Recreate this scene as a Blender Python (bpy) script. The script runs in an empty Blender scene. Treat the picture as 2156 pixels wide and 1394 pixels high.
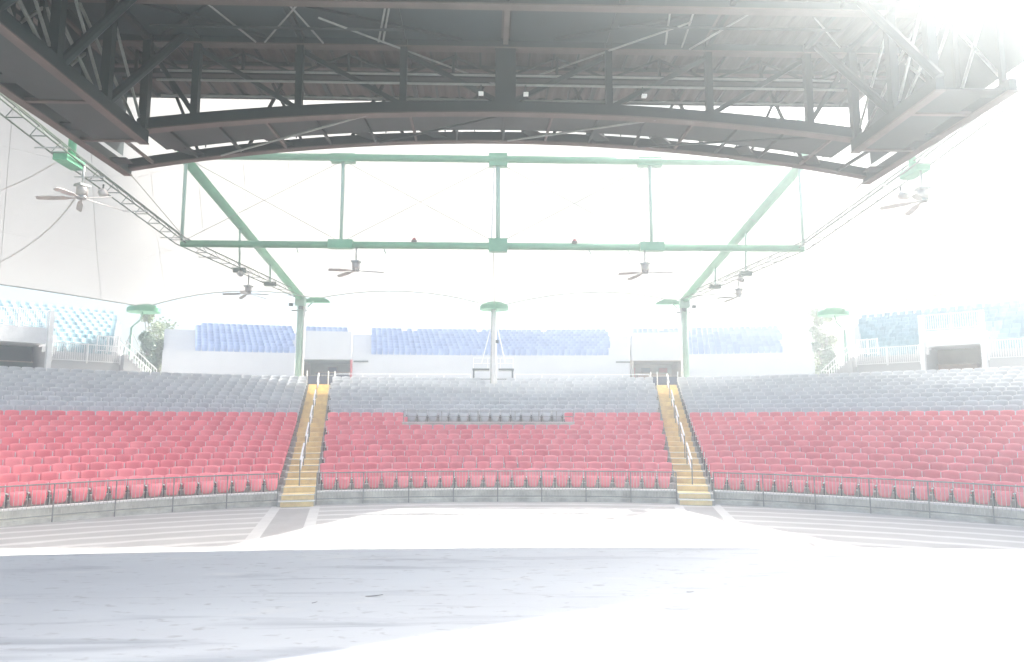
import bpy, math, random
from mathutils import Vector, Matrix
import numpy as np
random.seed(7)
R = math.radians
sc = bpy.context.scene
col = sc.collection

# ------------------------------------------------------------------ camera
PITCH, YAW, EYE = R(7.25), R(1.9), 2.9
cam_d = bpy.data.cameras.new("camera"); cam = bpy.data.objects.new("camera", cam_d); col.objects.link(cam)
cam_d.sensor_width = 36.0; cam_d.lens = 1500.0 / 2156.0 * 36.0
cam_d.clip_start = 0.05; cam_d.clip_end = 3000
cam.location = (-.36, 0, EYE)
cam.rotation_euler = (R(90) + PITCH, 0, -YAW)
sc.camera = cam

# ------------------------------------------------------------------ sky, sun, exposure
SUN_EL, SUN_AZ = R(49), R(49)          # azimuth measured from +Y (down the axis) towards +X
world = bpy.data.worlds.new("World"); sc.world = world; world.use_nodes = True
nt = world.node_tree; bg = nt.nodes["Background"]
sky = nt.nodes.new("ShaderNodeTexSky"); sky.sky_type = 'NISHITA'; sky.sun_disc = False
sky.sun_elevation = SUN_EL; sky.sun_rotation = SUN_AZ
sky.air_density = 1.0; sky.dust_density = 7.0; sky.ozone_density = 1.0
nt.links.new(sky.outputs[0], bg.inputs[0]); bg.inputs[1].default_value = .15
sun_d = bpy.data.lights.new("sun", 'SUN'); sun_d.energy = 5.0; sun_d.angle = R(.7); sun_d.color = (1, .965, .91)
sun = bpy.data.objects.new("sun", sun_d); col.objects.link(sun)
sdir = Vector((math.sin(SUN_AZ) * math.cos(SUN_EL), math.cos(SUN_AZ) * math.cos(SUN_EL), math.sin(SUN_EL)))
sun.rotation_euler = sdir.to_track_quat('Z', 'Y').to_euler(); sun.location = sdir * 80
sc.view_settings.view_transform = 'Standard'; sc.view_settings.look = 'None'
sc.view_settings.exposure = 1.72; sc.view_settings.gamma = 1
HAZE_DENSITY, HAZE_ANISO = .0086, .83
sc.render.engine = 'CYCLES'
cy = sc.cycles
cy.use_denoising = True; cy.max_bounces = 8; cy.diffuse_bounces = 4; cy.glossy_bounces = 3
cy.transmission_bounces = 6; cy.transparent_max_bounces = 8; cy.volume_bounces = 1
cy.sample_clamp_indirect = 6.0

# ------------------------------------------------------------------ materials
def mat(name, c, rough=.6, metal=0, var=.15, scale=4.0, bump=0, bscale=40, island=0, spec=.5, stretch=None, c2=None, detail=5):
    m = bpy.data.materials.new(name); m.use_nodes = True
    n, l = m.node_tree.nodes, m.node_tree.links
    b = n["Principled BSDF"]; b.inputs["Roughness"].default_value = rough; b.inputs["Metallic"].default_value = metal
    b.inputs["Specular IOR Level"].default_value = spec
    geo = n.new("ShaderNodeNewGeometry")
    src = geo.outputs["Position"]
    if stretch:
        mp = n.new("ShaderNodeMapping"); mp.inputs["Scale"].default_value = stretch; l.new(src, mp.inputs[0]); src = mp.outputs[0]
    no = n.new("ShaderNodeTexNoise"); no.inputs["Scale"].default_value = scale; no.inputs["Detail"].default_value = detail
    no.inputs["Roughness"].default_value = .62
    l.new(src, no.inputs["Vector"])
    ra = n.new("ShaderNodeMapRange"); ra.inputs[1].default_value = .3; ra.inputs[2].default_value = .7
    l.new(no.outputs[0], ra.inputs[0])
    mx = n.new("ShaderNodeMix"); mx.data_type = 'RGBA'
    l.new(ra.outputs[0], mx.inputs[0])
    lo = tuple(x * (1 - var) for x in c) if c2 is None else c2
    hi = tuple(min(1, x * (1 + var)) for x in c) if c2 is None else c
    mx.inputs[6].default_value = (*lo, 1); mx.inputs[7].default_value = (*hi, 1)
    out = mx.outputs[2]
    if island:
        oi = n.new("ShaderNodeObjectInfo")
        ad = n.new("ShaderNodeMath"); ad.operation = 'ADD'
        l.new(oi.outputs["Random"], ad.inputs[0]); l.new(geo.outputs["Random Per Island"], ad.inputs[1])
        fr = n.new("ShaderNodeMath"); fr.operation = 'FRACT'; l.new(ad.outputs[0], fr.inputs[0])
        r2 = n.new("ShaderNodeMapRange"); r2.inputs[3].default_value = 1 - island; r2.inputs[4].default_value = 1 + island
        l.new(fr.outputs[0], r2.inputs[0])
        hs = n.new("ShaderNodeHueSaturation"); l.new(out, hs.inputs["Color"]); l.new(r2.outputs[0], hs.inputs["Value"])
        r3 = n.new("ShaderNodeMapRange"); r3.inputs[3].default_value = 1 + island * .5; r3.inputs[4].default_value = 1 - island * .8
        l.new(fr.outputs[0], r3.inputs[0]); l.new(r3.outputs[0], hs.inputs["Saturation"])
        out = hs.outputs[0]
    l.new(out, b.inputs["Base Color"])
    if bump:
        n2 = n.new("ShaderNodeTexNoise"); n2.inputs["Scale"].default_value = bscale; n2.inputs["Detail"].default_value = 4
        l.new(geo.outputs["Position"], n2.inputs["Vector"])
        bp = n.new("ShaderNodeBump"); bp.inputs["Strength"].default_value = bump; bp.inputs["Distance"].default_value = .02
        l.new(n2.outputs[0], bp.inputs["Height"]); l.new(bp.outputs[0], b.inputs["Normal"])
    return m

M = {}
M['red'] = mat('red_plastic', (.92, .19, .23), .36, var=.10, scale=1.2, island=.07)
M['grey'] = mat('grey_plastic', (.53, .55, .57), .40, var=.10, scale=1.2, island=.07)
M['blue'] = mat('blue_plastic', (.20, .27, .44), .45, var=.12, scale=1.2, island=.14)
M['teal'] = mat('teal_plastic', (.22, .34, .38), .42, var=.15, scale=1.2, island=.16)
M['iron'] = mat('dark_iron', (.05, .065, .06), .5, metal=.3, var=.2, scale=6)
M['trim'] = mat('white_edge_trim', (.82, .81, .78), .7, var=.06)
M['armrest_and_glint'] = mat('pale_armrest_and_glint', (.86, .85, .83), .5, var=.1)
M['concrete'] = mat('seating_concrete', (.42, .41, .38), .85, var=.22, scale=1.3, bump=.25, bscale=30)
M['curb'] = mat('curb_concrete', (.56, .56, .50), .9, var=.35, scale=1.6, bump=.35, bscale=22)
M['white_wall'] = mat('white_painted_wall', (.47, .47, .475), .7, var=.04, scale=.7, bump=.05)
M['white_metal'] = mat('white_painted_metal', (.78, .78, .78), .4, var=.05)
M['galv'] = mat('galvanised_steel', (.36, .37, .36), .42, metal=.7, var=.2, scale=8)
M['rail'] = mat('weathered_grey_rail', (.25, .26, .25), .5, metal=.2, var=.25, scale=5)
M['picket'] = mat('pale_picket_steel', (.58, .57, .53), .5, metal=.0, var=.25, scale=5)
M['green'] = mat('green_painted_steel', (.10, .33, .185), .45, var=.14, scale=1.5)
M['mint'] = mat('pale_green_steel', (.30, .45, .37), .45, var=.12, scale=1.5)
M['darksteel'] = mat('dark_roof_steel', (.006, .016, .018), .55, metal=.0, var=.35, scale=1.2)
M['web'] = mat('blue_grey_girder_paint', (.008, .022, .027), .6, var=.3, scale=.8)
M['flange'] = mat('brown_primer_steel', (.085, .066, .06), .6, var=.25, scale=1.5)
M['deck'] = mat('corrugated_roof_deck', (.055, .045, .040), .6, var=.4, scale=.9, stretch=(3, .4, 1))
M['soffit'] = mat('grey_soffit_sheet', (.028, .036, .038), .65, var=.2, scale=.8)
M['rod'] = mat('bare_steel_rod', (.22, .23, .22), .5, metal=.2, var=.15)
M['yellow'] = mat('ochre_stair_paint', (.88, .64, .30), .7, var=.22, scale=2.2)
M['navy'] = mat('navy_panel', (.05, .075, .14), .6, var=.15)
M['lane'] = mat('lane_paint', (.26, .255, .258), .8, var=.12, scale=1.4, stretch=(1, .5, 1))
M['band'] = mat('pale_lane_edge', (.46, .46, .455), .8, var=.08, scale=2)
M['ground'] = mat('grass_ground', (.10, .14, .05), .95, var=.35, scale=.4)
M['walk'] = mat('walkway_concrete', (.5, .49, .46), .85, var=.15, scale=.8)
M['fan'] = mat('fan_grey_metal', (.42, .39, .37), .45, metal=.2, var=.15)
M['blade'] = mat('fan_blade', (.42, .39, .37), .5, var=.2)
M['cable'] = mat('steel_cable', (.20, .21, .19), .5, metal=.4, var=.1)
M['tray'] = mat('cable_tray_metal', (.10, .13, .10), .5, metal=.3, var=.2)
M['leaf'] = mat('tree_leaves', (.15, .20, .035), .55, var=.3, scale=.8, island=.45)
M['leaf2'] = mat('dark_leaves', (.085, .15, .065), .5, var=.3, scale=.8, island=.4)
M['bark'] = mat('tree_bark', (.16, .12, .09), .9, var=.3, scale=6)
M['dark_room'] = mat('dark_green_interior', (.012, .045, .026), .7, var=.4, scale=.6)
M['grey_room'] = mat('grey_interior', (.22, .26, .23), .7, var=.3, scale=.6)
M['beige'] = mat('beige_interior', (.33, .28, .22), .7, var=.2, scale=.6)
M['redpanel'] = mat('red_panel', (.45, .06, .07), .6, var=.15)
M['brown'] = mat('brown_counter', (.22, .13, .08), .6, var=.2)
M['black'] = mat('black_rubber', (.02, .02, .022), .6, var=.2)

def membrane():
    m = bpy.data.materials.new('white_tent_membrane'); m.use_nodes = True
    n, l = m.node_tree.nodes, m.node_tree.links
    n.remove(n["Principled BSDF"])
    geo = n.new("ShaderNodeNewGeometry"); no = n.new("ShaderNodeTexNoise"); no.inputs["Scale"].default_value = .35; no.inputs["Detail"].default_value = 5
    l.new(geo.outputs["Position"], no.inputs["Vector"])
    mx = n.new("ShaderNodeMix"); mx.data_type = 'RGBA'; l.new(no.outputs[0], mx.inputs[0])
    mx.inputs[6].default_value = (.315, .31, .305, 1); mx.inputs[7].default_value = (.355, .355, .345, 1)
    d = n.new("ShaderNodeBsdfDiffuse"); t = n.new("ShaderNodeBsdfTranslucent"); s = n.new("ShaderNodeMixShader"); s.inputs[0].default_value = .47
    l.new(mx.outputs[2], d.inputs[0]); l.new(mx.outputs[2], t.inputs[0])
    l.new(d.outputs[0], s.inputs[1]); l.new(t.outputs[0], s.inputs[2]); l.new(s.outputs[0], n["Material Output"].inputs[0])
    return m
M['tent'] = membrane()
M['thin_seam'] = mat('pale_tent_seam', (.40, .40, .39), .7, var=.06)
M['seam'] = mat('tan_tent_seam', (.41, .385, .34), .7, var=.06)

def pit_material():
    """pale concrete with paler rings that follow the rows"""
    m = mat('pit_concrete', (.31, .305, .305), .8, var=.10, scale=.7, bump=.15, bscale=25, detail=7)
    n, l = m.node_tree.nodes, m.node_tree.links
    b = n["Principled BSDF"]; base = b.inputs["Base Color"].links[0].from_socket
    geo = n.new("ShaderNodeNewGeometry")
    no = n.new("ShaderNodeTexNoise"); no.inputs["Scale"].default_value = 1.1; no.inputs["Detail"].default_value = 3
    l.new(geo.outputs["Position"], no.inputs["Vector"])
    su = n.new("ShaderNodeVectorMath"); su.operation = 'SUBTRACT'; su.inputs[1].default_value = (0, .58, 0); l.new(geo.outputs["Position"], su.inputs[0])
    le = n.new("ShaderNodeVectorMath"); le.operation = 'LENGTH'; l.new(su.outputs[0], le.inputs[0])
    a = n.new("ShaderNodeMath"); a.operation = 'MULTIPLY_ADD'; a.inputs[1].default_value = .28; l.new(no.outputs[0], a.inputs[0]); l.new(le.outputs["Value"], a.inputs[2])
    dv = n.new("ShaderNodeMath"); dv.operation = 'DIVIDE'; dv.inputs[1].default_value = 1.08; l.new(a.outputs[0], dv.inputs[0])
    fr = n.new("ShaderNodeMath"); fr.operation = 'PINGPONG'; fr.inputs[1].default_value = .5; l.new(dv.outputs[0], fr.inputs[0])
    mr = n.new("ShaderNodeMapRange"); mr.interpolation_type = 'SMOOTHSTEP'; mr.inputs[1].default_value = .30; mr.inputs[2].default_value = .42
    mr.inputs[3].default_value = 0; mr.inputs[4].default_value = .8
    l.new(fr.outputs[0], mr.inputs[0])
    mx = n.new("ShaderNodeMix"); mx.data_type = 'RGBA'; l.new(mr.outputs[0], mx.inputs[0]); l.new(base, mx.inputs[6]); mx.inputs[7].default_value = (.50, .495, .49, 1)
    l.new(mx.outputs[2], b.inputs["Base Color"])
    return m
M['pit'] = pit_material()

def stage_material():
    m = mat('worn_stage_concrete', (.49, .52, .545), .55, var=.1, scale=.5, stretch=(.5, 1.2, 1), detail=8, c2=(.42, .44, .465), bump=.08, bscale=18)
    n, l = m.node_tree.nodes, m.node_tree.links
    b = n["Principled BSDF"]; base = b.inputs["Base Color"].links[0].from_socket
    geo = n.new("ShaderNodeNewGeometry")
    def streak(scale, st, lo, hi, colour, amt, prev):
        mp = n.new("ShaderNodeMapping"); mp.inputs["Scale"].default_value = st; mp.inputs["Rotation"].default_value = (0, 0, R(12)); l.new(geo.outputs["Position"], mp.inputs[0])
        no = n.new("ShaderNodeTexNoise"); no.inputs["Scale"].default_value = scale; no.inputs["Detail"].default_value = 6; no.inputs["Distortion"].default_value = .6
        l.new(mp.outputs[0], no.inputs["Vector"])
        mr = n.new("ShaderNodeMapRange"); mr.inputs[1].default_value = lo; mr.inputs[2].default_value = hi; mr.inputs[4].default_value = amt; l.new(no.outputs[0], mr.inputs[0])
        mx = n.new("ShaderNodeMix"); mx.data_type = 'RGBA'; l.new(mr.outputs[0], mx.inputs[0]); l.new(prev, mx.inputs[6]); mx.inputs[7].default_value = (*colour, 1)
        return mx.outputs[2]
    o = streak(1.3, (.35, 2.6, 1), .55, .72, (.24, .26, .30), .75, base)
    o = streak(2.0, (.5, 1.6, 1), .60, .75, (.52, .53, .53), .7, o)
    o = streak(9.0, (.6, 1.3, 1), .60, .70, (.24, .24, .25), .6, o)
    sp = n.new("ShaderNodeSeparateXYZ"); l.new(geo.outputs["Position"], sp.inputs[0])
    for ax_, per in (("Y", 2.44),):
        dv = n.new("ShaderNodeMath"); dv.operation = 'DIVIDE'; dv.inputs[1].default_value = per; l.new(sp.outputs[ax_], dv.inputs[0])
        fr = n.new("ShaderNodeMath"); fr.operation = 'FRACT'; l.new(dv.outputs[0], fr.inputs[0])
        lt = n.new("ShaderNodeMath"); lt.operation = 'LESS_THAN'; lt.inputs[1].default_value = .012 / per; l.new(fr.outputs[0], lt.inputs[0])
        ml = n.new("ShaderNodeMath"); ml.operation = 'MULTIPLY'; ml.inputs[1].default_value = .3; l.new(lt.outputs[0], ml.inputs[0])
        mx = n.new("ShaderNodeMix"); mx.data_type = 'RGBA'; l.new(ml.outputs[0], mx.inputs[0]); l.new(o, mx.inputs[6]); mx.inputs[7].default_value = (.2, .2, .2, 1); o = mx.outputs[2]
    l.new(o, b.inputs["Base Color"])
    return m
M['stage'] = stage_material()

# ------------------------------------------------------------------ mesh helpers
class MB:
    def __init__(s): s.v = []; s.f = []
    def add(s, vs, fs):
        k = len(s.v); s.v.extend([tuple(p) for p in vs]); s.f.extend([tuple(i + k for i in f) for f in fs]); return s
    def quad(s, a, b, c, d): return s.add([a, b, c, d], [(0, 1, 2, 3)])
    def box(s, x0, x1, y0, y1, z0, z1, mtx=None):
        vs = [Vector((x, y, z)) for z in (z0, z1) for y in (y0, y1) for x in (x0, x1)]
        if mtx: vs = [mtx @ v for v in vs]
        return s.add(vs, [(0, 2, 3, 1), (4, 5, 7, 6), (0, 1, 5, 4), (2, 6, 7, 3), (0, 4, 6, 2), (1, 3, 7, 5)])
    def beam(s, a, b, w, h, up=(0, 0, 1)):
        a, b = Vector(a), Vector(b); d = (b - a).normalized(); up = Vector(up)
        if abs(d.dot(up)) > .98: up = Vector((0, 1, 0))
        x = d.cross(up).normalized() * (w / 2); z = x.cross(d).normalized() * (h / 2)
        vs = [p + sx * x + sz * z for p in (a, b) for sx, sz in ((-1, -1), (1, -1), (1, 1), (-1, 1))]
        return s.add(vs, [(0, 1, 2, 3), (7, 6, 5, 4), (0, 4, 5, 1), (1, 5, 6, 2), (2, 6, 7, 3), (3, 7, 4, 0)])
    def tube(s, a, b, r, n=8, r2=None):
        a, b = Vector(a), Vector(b); d = (b - a).normalized(); up = Vector((0, 0, 1)) if abs(d.z) < .95 else Vector((0, 1, 0))
        x = d.cross(up).normalized(); y = d.cross(x); r2 = r if r2 is None else r2
        vs = [p + (x * math.cos(t) + y * math.sin(t)) * q for p, q in ((a, r), (b, r2)) for t in [2 * math.pi * i / n for i in range(n)]]
        fs = [(i, (i + 1) % n, n + (i + 1) % n, n + i) for i in range(n)] + [tuple(range(n - 1, -1, -1)), tuple(range(n, 2 * n))]
        return s.add(vs, fs)
    def path(s, pts, r, n=6):
        for a, b in zip(pts, pts[1:]): s.tube(a, b, r, n)
        return s
    def strip(s, A, B):
        k = len(A); return s.add(list(A) + list(B), [(i, i + 1, k + i + 1, k + i) for i in range(k - 1)])
    def prism(s, poly, z0, z1):
        k = len(poly); vs = [(x, y, z0) for x, y in poly] + [(x, y, z1) for x, y in poly]
        return s.add(vs, [tuple(range(k - 1, -1, -1)), tuple(range(k, 2 * k))] + [(i, (i + 1) % k, k + (i + 1) % k, k + i) for i in range(k)])
    def mesh(s, name, m, origin=None, smooth=False):
        me = bpy.data.meshes.new(name)
        vs = s.v if origin is None else [(x - origin[0], y - origin[1], z - origin[2]) for x, y, z in s.v]
        me.from_pydata(vs, [], s.f); me.materials.append(m)
        if smooth: me.polygons.foreach_set("use_smooth", [True] * len(me.polygons))
        me.update(); return me
    def build(s, name, m, parent=None, smooth=False):
        org = None
        if parent is not None:
            org = Vector(parent.location)
            if parent.parent is not None: org = org + Vector(parent.parent.location)
        o = bpy.data.objects.new(name, s.mesh(name, m, org, smooth)); col.objects.link(o)
        if parent is not None: o.parent = parent
        return o

def tag(o, label=None, cat=None, group=None, kind=None):
    if cat and not kind: kind = 'thing'
    for k, v in (('label', label), ('category', cat), ('group', group), ('kind', kind)):
        if v: o[k] = v
    return o
def thing(name, loc, label, cat, group=None):
    o = bpy.data.objects.new(name, None); col.objects.link(o); o.location = loc; o.empty_display_size = .2
    return tag(o, label, cat, group)
def structure(name, mb, m):
    return tag(mb.build(name, m), kind='structure')
def copy_tree(o, loc, rz=0, parent=None):
    c = o.copy(); col.objects.link(c)
    if parent is None: c.location = loc; c.rotation_euler = (0, 0, rz)
    else: c.parent = parent
    for ch in o.children: copy_tree(ch, None, 0, c)
    return c
ONES = ['', 'first', 'second', 'third', 'fourth', 'fifth', 'sixth', 'seventh', 'eighth', 'ninth', 'tenth', 'eleventh', 'twelfth', 'thirteenth', 'fourteenth',
        'fifteenth', 'sixteenth', 'seventeenth', 'eighteenth', 'nineteenth']
TENS = {2: ('twenty', 'twentieth'), 3: ('thirty', 'thirtieth'), 4: ('forty', 'fortieth'), 5: ('fifty', 'fiftieth'), 6: ('sixty', 'sixtieth')}
def nth(k):
    if k < 20: return ONES[k]
    t, o = divmod(k, 10); return TENS[t][1] if o == 0 else TENS[t][0] + '-' + ONES[o]
def in_frame(p, m=.0):
    d = Vector(p) - cam.location
    f = d.x * math.sin(YAW) + d.y * math.cos(YAW); x = d.x * math.cos(YAW) - d.y * math.sin(YAW)
    ff = f * math.cos(PITCH) + d.z * math.sin(PITCH); u = -f * math.sin(PITCH) + d.z * math.cos(PITCH)
    return ff > .1 and abs(1500 * x / ff) < 1078 * (1 + m) and abs(1500 * u / ff) < 697 * (1 + m)

# ------------------------------------------------------------------ ground, pit, stage
structure('ground', MB().prism([(-900, -900), (900, -900), (900, 900), (-900, 900)], -.6, -.4), M['ground'])
pit = [(34 * math.cos(t), 4 + 30 * math.sin(t)) for t in [math.pi * i / 48 for i in range(49)]] + [(-34, -2), (34, -2)]
structure('pit_floor', MB().prism(pit, -.3, 0), M['pit'])
def stage_front(x): return 9.98 - x * x / 118.0
sx = [-24 + i for i in range(49)]
spoly = [(x, stage_front(x)) for x in sx] + [(24, -14), (-24, -14)]
structure('stage_floor', MB().prism(spoly, 0.0, 1.2), M['stage'])

# aisle lines: left aisle from A0 to A1, mirrored for the right one
A0, A1 = Vector((6.98, 25.45)), Vector((10.75, 44.2))
ADIR = (A1 - A0).normalized(); ANRM = Vector((ADIR.y, -ADIR.x))       # points away from the axis
AHALF = .62
def aisle_x(y): return A0.x + (y - A0.y) * ADIR.x / ADIR.y
C0, R0 = Vector((0, .58)), 26.25       # middle block rings
C1, R1 = Vector((0, 9.4)), 18.1        # outer blocks rings
DEP, NROW, NRED = .85, 22, 12
def tread(n):
    return .37 + .203 * min(n, 11) + .232 * max(0, n - 11)
def cross_angle(c, r, off):
    """angle (from the axis) where the ring of radius r meets the aisle line moved sideways by off"""
    lo, hi = 0, R(80)
    for _ in range(50):
        t = (lo + hi) / 2; x = c.x + r * math.sin(t); y = c.y + r * math.cos(t)
        if x < aisle_x(y) + off / ADIR.y: lo = t
        else: hi = t
    return (lo + hi) / 2
for s, word in ((-1, 'left'), (1, 'right')):
    lane, e1, e2 = MB(), MB(), MB()
    def P(y, off, z=.006): return (s * (aisle_x(y) + off), y, z)
    lane.quad(*[P(y, o) for y, o in ((24.6, -.5), (24.6, .5), (9.0, .45), (9.0, -.55))][::1 if s < 0 else -1])
    e1.quad(*[P(y, o, .008) for y, o in ((25.3, .5), (25.3, .82), (9, .80), (9, .45))][::1 if s < 0 else -1])
    e2.quad(*[P(y, o, .008) for y, o in ((25.3, -.82), (25.3, -.5), (9, -.55), (9, -.85))][::1 if s < 0 else -1])
    structure('lane', lane, M['lane']); structure('lane_edging', e1, M['band']); structure('lane_edging', e2, M['band'])

# ------------------------------------------------------------------ lower bowl terrace
def ring_pts(c, r, t0, t1, z, k): return [(c.x + r * math.sin(t0 + (t1 - t0) * i / k), c.y + r * math.cos(t0 + (t1 - t0) * i / k), z) for i in range(k + 1)]
OUT = R(80)
def block_terrace(c, r0, span, last_z):
    m = MB()
    for n in range(NROW + 1):
        ra, rb = r0 + n * DEP, r0 + (n + 1) * DEP
        if n == NROW: rb = ra + 1.6
        a0, a1 = span(ra); b0, b1 = span(rb); z = tread(n); zb = tread(n - 1) if n else 0
        k = 28
        A, B = ring_pts(c, ra, a0, a1, z, k), ring_pts(c, rb, b0, b1, z, k)
        m.strip(A, B); m.strip(ring_pts(c, ra, a0, a1, zb - .05, k), A)
        for i in (0, -1):
            m.quad(A[i], B[i], (B[i][0], B[i][1], -.3), (A[i][0], A[i][1], -.3))
    return m
mid_span = lambda r: (-cross_angle(C0, r, -AHALF), cross_angle(C0, r, -AHALF))
structure('seating_terrace', block_terrace(C0, R0 + .22, mid_span, 0), M['concrete'])
structure('seating_terrace', block_terrace(C1, R1 + .22, lambda r: (cross_angle(C1, r, AHALF), OUT), 0), M['concrete'])
structure('seating_terrace', block_terrace(C1, R1 + .22, lambda r: (-OUT, -cross_angle(C1, r, AHALF)), 0), M['concrete'])

# front curb walls (in front of the first row)
def curb(c, r0, t0, t1, label):
    o = thing('curb_wall', (c.x + r0 * math.sin((t0 + t1) / 2), c.y + r0 * math.cos((t0 + t1) / 2), 0), label, 'curb wall', 'curb walls below the first rows')
    k = 40; b = MB(); cp = MB(); ft = MB()
    for z0, z1, ra, rb, mm in ((0, .40, r0, r0 + .215, b), (.401, .45, r0 - .02, r0 + .235, cp), (.0, .13, r0 - .16, r0 - .003, ft)):
        q = [ring_pts(c, r, t0, t1, z, k) for r, z in ((ra, z0), (ra, z1), (rb, z1), (rb, z0))]
        for A, B in zip(q, q[1:]): mm.strip(A, B)
        for i in (0, k): mm.quad(q[0][i], q[1][i], q[2][i], q[3][i])
    b.build('wall', M['curb'], o); cp.build('coping', M['trim'], o); ft.build('footing', M['curb'], o)
cA, cB = cross_angle(C0, R0, -AHALF - .02), cross_angle(C1, R1, AHALF + .02)
curb(C0, R0, -cA, cA, 'stained concrete curb wall with pale coping under the middle seating block')
curb(C1, R1, cB, OUT, 'stained concrete curb wall with pale coping under the right seating block')
curb(C1, R1, -OUT, -cB, 'stained concrete curb wall with pale coping under the left seating block')

# ------------------------------------------------------------------ aisle stairs
for s, word in ((-1, 'left'), (1, 'right')):
    o = thing('aisle_stair', (s * A0.x, A0.y, 0), f'long concrete stair with ochre painted risers between {word} and middle seating blocks', 'stair', 'aisle stairs')
    con, nos = MB(), MB()
    steps = [(.19, -.28)] + [(tread(n), n * DEP / math.cos(R(2)) + .14) for n in range(NROW)] + [(tread(NROW), NROW * DEP + .14)]
    def Q(d, off, z):
        p = A0 + ADIR * d + ANRM * off; return (s * p.x, p.y, z)
    for i, (z, d) in enumerate(steps):
        d1 = steps[i + 1][1] if i + 1 < len(steps) else d + 3.0
        zb = steps[i - 1][0] if i else 0
        w = AHALF - .004
        con.quad(Q(d, -w, z), Q(d, w, z), Q(d1, w, z), Q(d1, -w, z))
        con.quad(Q(d, -w, zb), Q(d, w, zb), Q(d, w, z), Q(d, -w, z))
        for e in (-w, w): con.quad(Q(d, e, 0), Q(d1, e, 0), Q(d1, e, z), Q(d, e, z))
        wi, wo = (-.58, .52) if i < 11 else (-.6, .6)
        h = z - zb
        pnt = MB(); pnt.quad(Q(d - .006, wi, zb + .008), Q(d - .006, wo, zb + .008), Q(d - .006, wo, z - .02), Q(d - .006, wi, z - .02))
        if 1 <= i < 8: pnt.quad(Q(d + .055, wi, z + .004), Q(d + .055, wo, z + .004), Q(d1 - .03, wo, z + .004), Q(d1 - .03, wi, z + .004))
        if i >= 8: pnt.quad(Q(d - .006, wi, z - .02), Q(d - .006, wo, z - .02), Q(d - .006, wo, z + .004), Q(d - .006, wi, z + .004)).quad(Q(d - .006, wi, z + .004), Q(d - .006, wo, z + .004), Q(d1 - .03, wo, z + .004), Q(d1 - .03, wi, z + .004))
        pnt.build('riser_paint', M['yellow'], o)
        if i < 8: nos.quad(Q(d - .01, -w + .02, z - .018), Q(d - .01, w - .02, z - .018), Q(d - .01, w - .02, z + .003), Q(d - .01, -w + .02, z + .003)).quad(Q(d - .01, -w + .02, z + .003), Q(d - .01, w - .02, z + .003), Q(d + .05, w - .02, z + .003), Q(d + .05, -w + .02, z + .003))
    con.build('steps', M['concrete'], o); nos.build('nosing', M['trim'], o)
    # navy barrier at the head of the stair
    zt = tread(NROW); dt = NROW * DEP + 1.9
    b = thing('stair_head_barrier', Q(dt, 0, zt), f'navy blue panel barrier closing the head of the {word} stair', 'barrier', 'stair head barriers')
    pm = MB()
    for za, zb_ in ((zt + .004, zt + .62),):
        q = [Q(dt, -.85, za), Q(dt, .75, za), Q(dt + .06, .75, za), Q(dt + .06, -.85, za)]
        pm.add(q + [(x, y, zb_) for x, y, _ in q], [(0, 1, 2, 3), (7, 6, 5, 4), (0, 4, 5, 1), (1, 5, 6, 2), (2, 6, 7, 3), (3, 7, 4, 0)])
    pm.build('panel', M['navy'], b)
    for e in (-.9, -.5, .8):
        MB().tube(Q(dt - .02, e, zt), Q(dt - .02, e, zt + .95), .035, 8).build('post', M['white_metal'], b)
    MB().tube(Q(dt - .02, -.9, zt + .66), Q(dt - .02, .8, zt + .66), .02, 6).build('rail', M['galv'], b)
    # handrails standing in the middle of the stair
    for j, (n0, n1, off) in enumerate(((1, 4, .0), (5, 8, .0), (9, 12, .0), (13, 16, .0), (18, 21, .0))):
        d0, d1 = n0 * DEP + .5, n1 * DEP + .3; z0, z1 = tread(n0), tread(n1)
        which = ('lowest', 'second lowest', 'middle', 'second highest', 'highest')[j]
        h = thing('stair_handrail', Q(d0, off, z0), f'{which} of the grey handrails with pale wrapped grips in the {word} stair', 'handrail', 'handrails in the aisle stairs')
        MB().tube(Q(d0, off, z0), Q(d0, off, z0 + .88), .024, 8).build('post', M['rail'], h)
        MB().tube(Q(d1, off, z1), Q(d1, off, z1 + .88), .024, 8).build('post', M['rail'], h)
        MB().path([Q(d0, off, z0 + .88), Q(d1, off, z1 + .88)], .024, 8).build('top_rail', M['rail'], h)
        MB().path([Q(d0, off, z0 + .5), Q(d1, off, z1 + .5)], .018, 8).build('mid_rail', M['rail'], h)
        f = lambda t, hh: Q(d0 + (d1 - d0) * t, off, z0 + (z1 - z0) * t + hh)
        MB().path([f(.05, .88), f(.95, .88)], .037, 8).build('grip', M['white_metal'], h)
        MB().path([f(.1, .5), f(.75, .5)], .03, 8).build('grip', M['white_metal'], h)

# ------------------------------------------------------------------ front fences
def fence(c, r, t0, t1, label, nb):
    tm = (t0 + t1) / 2
    o = thing('picket_fence', (c.x + r * math.sin(tm), c.y + r * math.cos(tm), 0), label, 'fence', 'picket fences along the front of the seating')
    pt = lambda t, z: (c.x + r * math.sin(t), c.y + r * math.cos(t), z)
    k = nb * 3
    MB().path([pt(t0 + (t1 - t0) * i / k, 1.10) for i in range(k + 1)], .02, 8).build('top_rail', M['rail'], o)
    MB().path([pt(t0 + (t1 - t0) * i / k, .20) for i in range(k + 1)], .016, 6).build('bottom_rail', M['rail'], o)
    for i in range(nb + 1):
        t = t0 + (t1 - t0) * i / nb
        MB().tube(pt(t, 0), pt(t, 1.10), .021, 8).add([], []).build('post', M['rail'], o)
        if i < nb:
            pk = MB(); m = 15
            for j in range(1, m):
                u = t + (t1 - t0) / nb * j / m
                pk.tube(pt(u, .20), pt(u, 1.09), .0085, 5)
            pk.build('picket_panel', M['picket'], o)
fA = cross_angle(C0, R0 - .2, -AHALF - .03)
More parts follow.
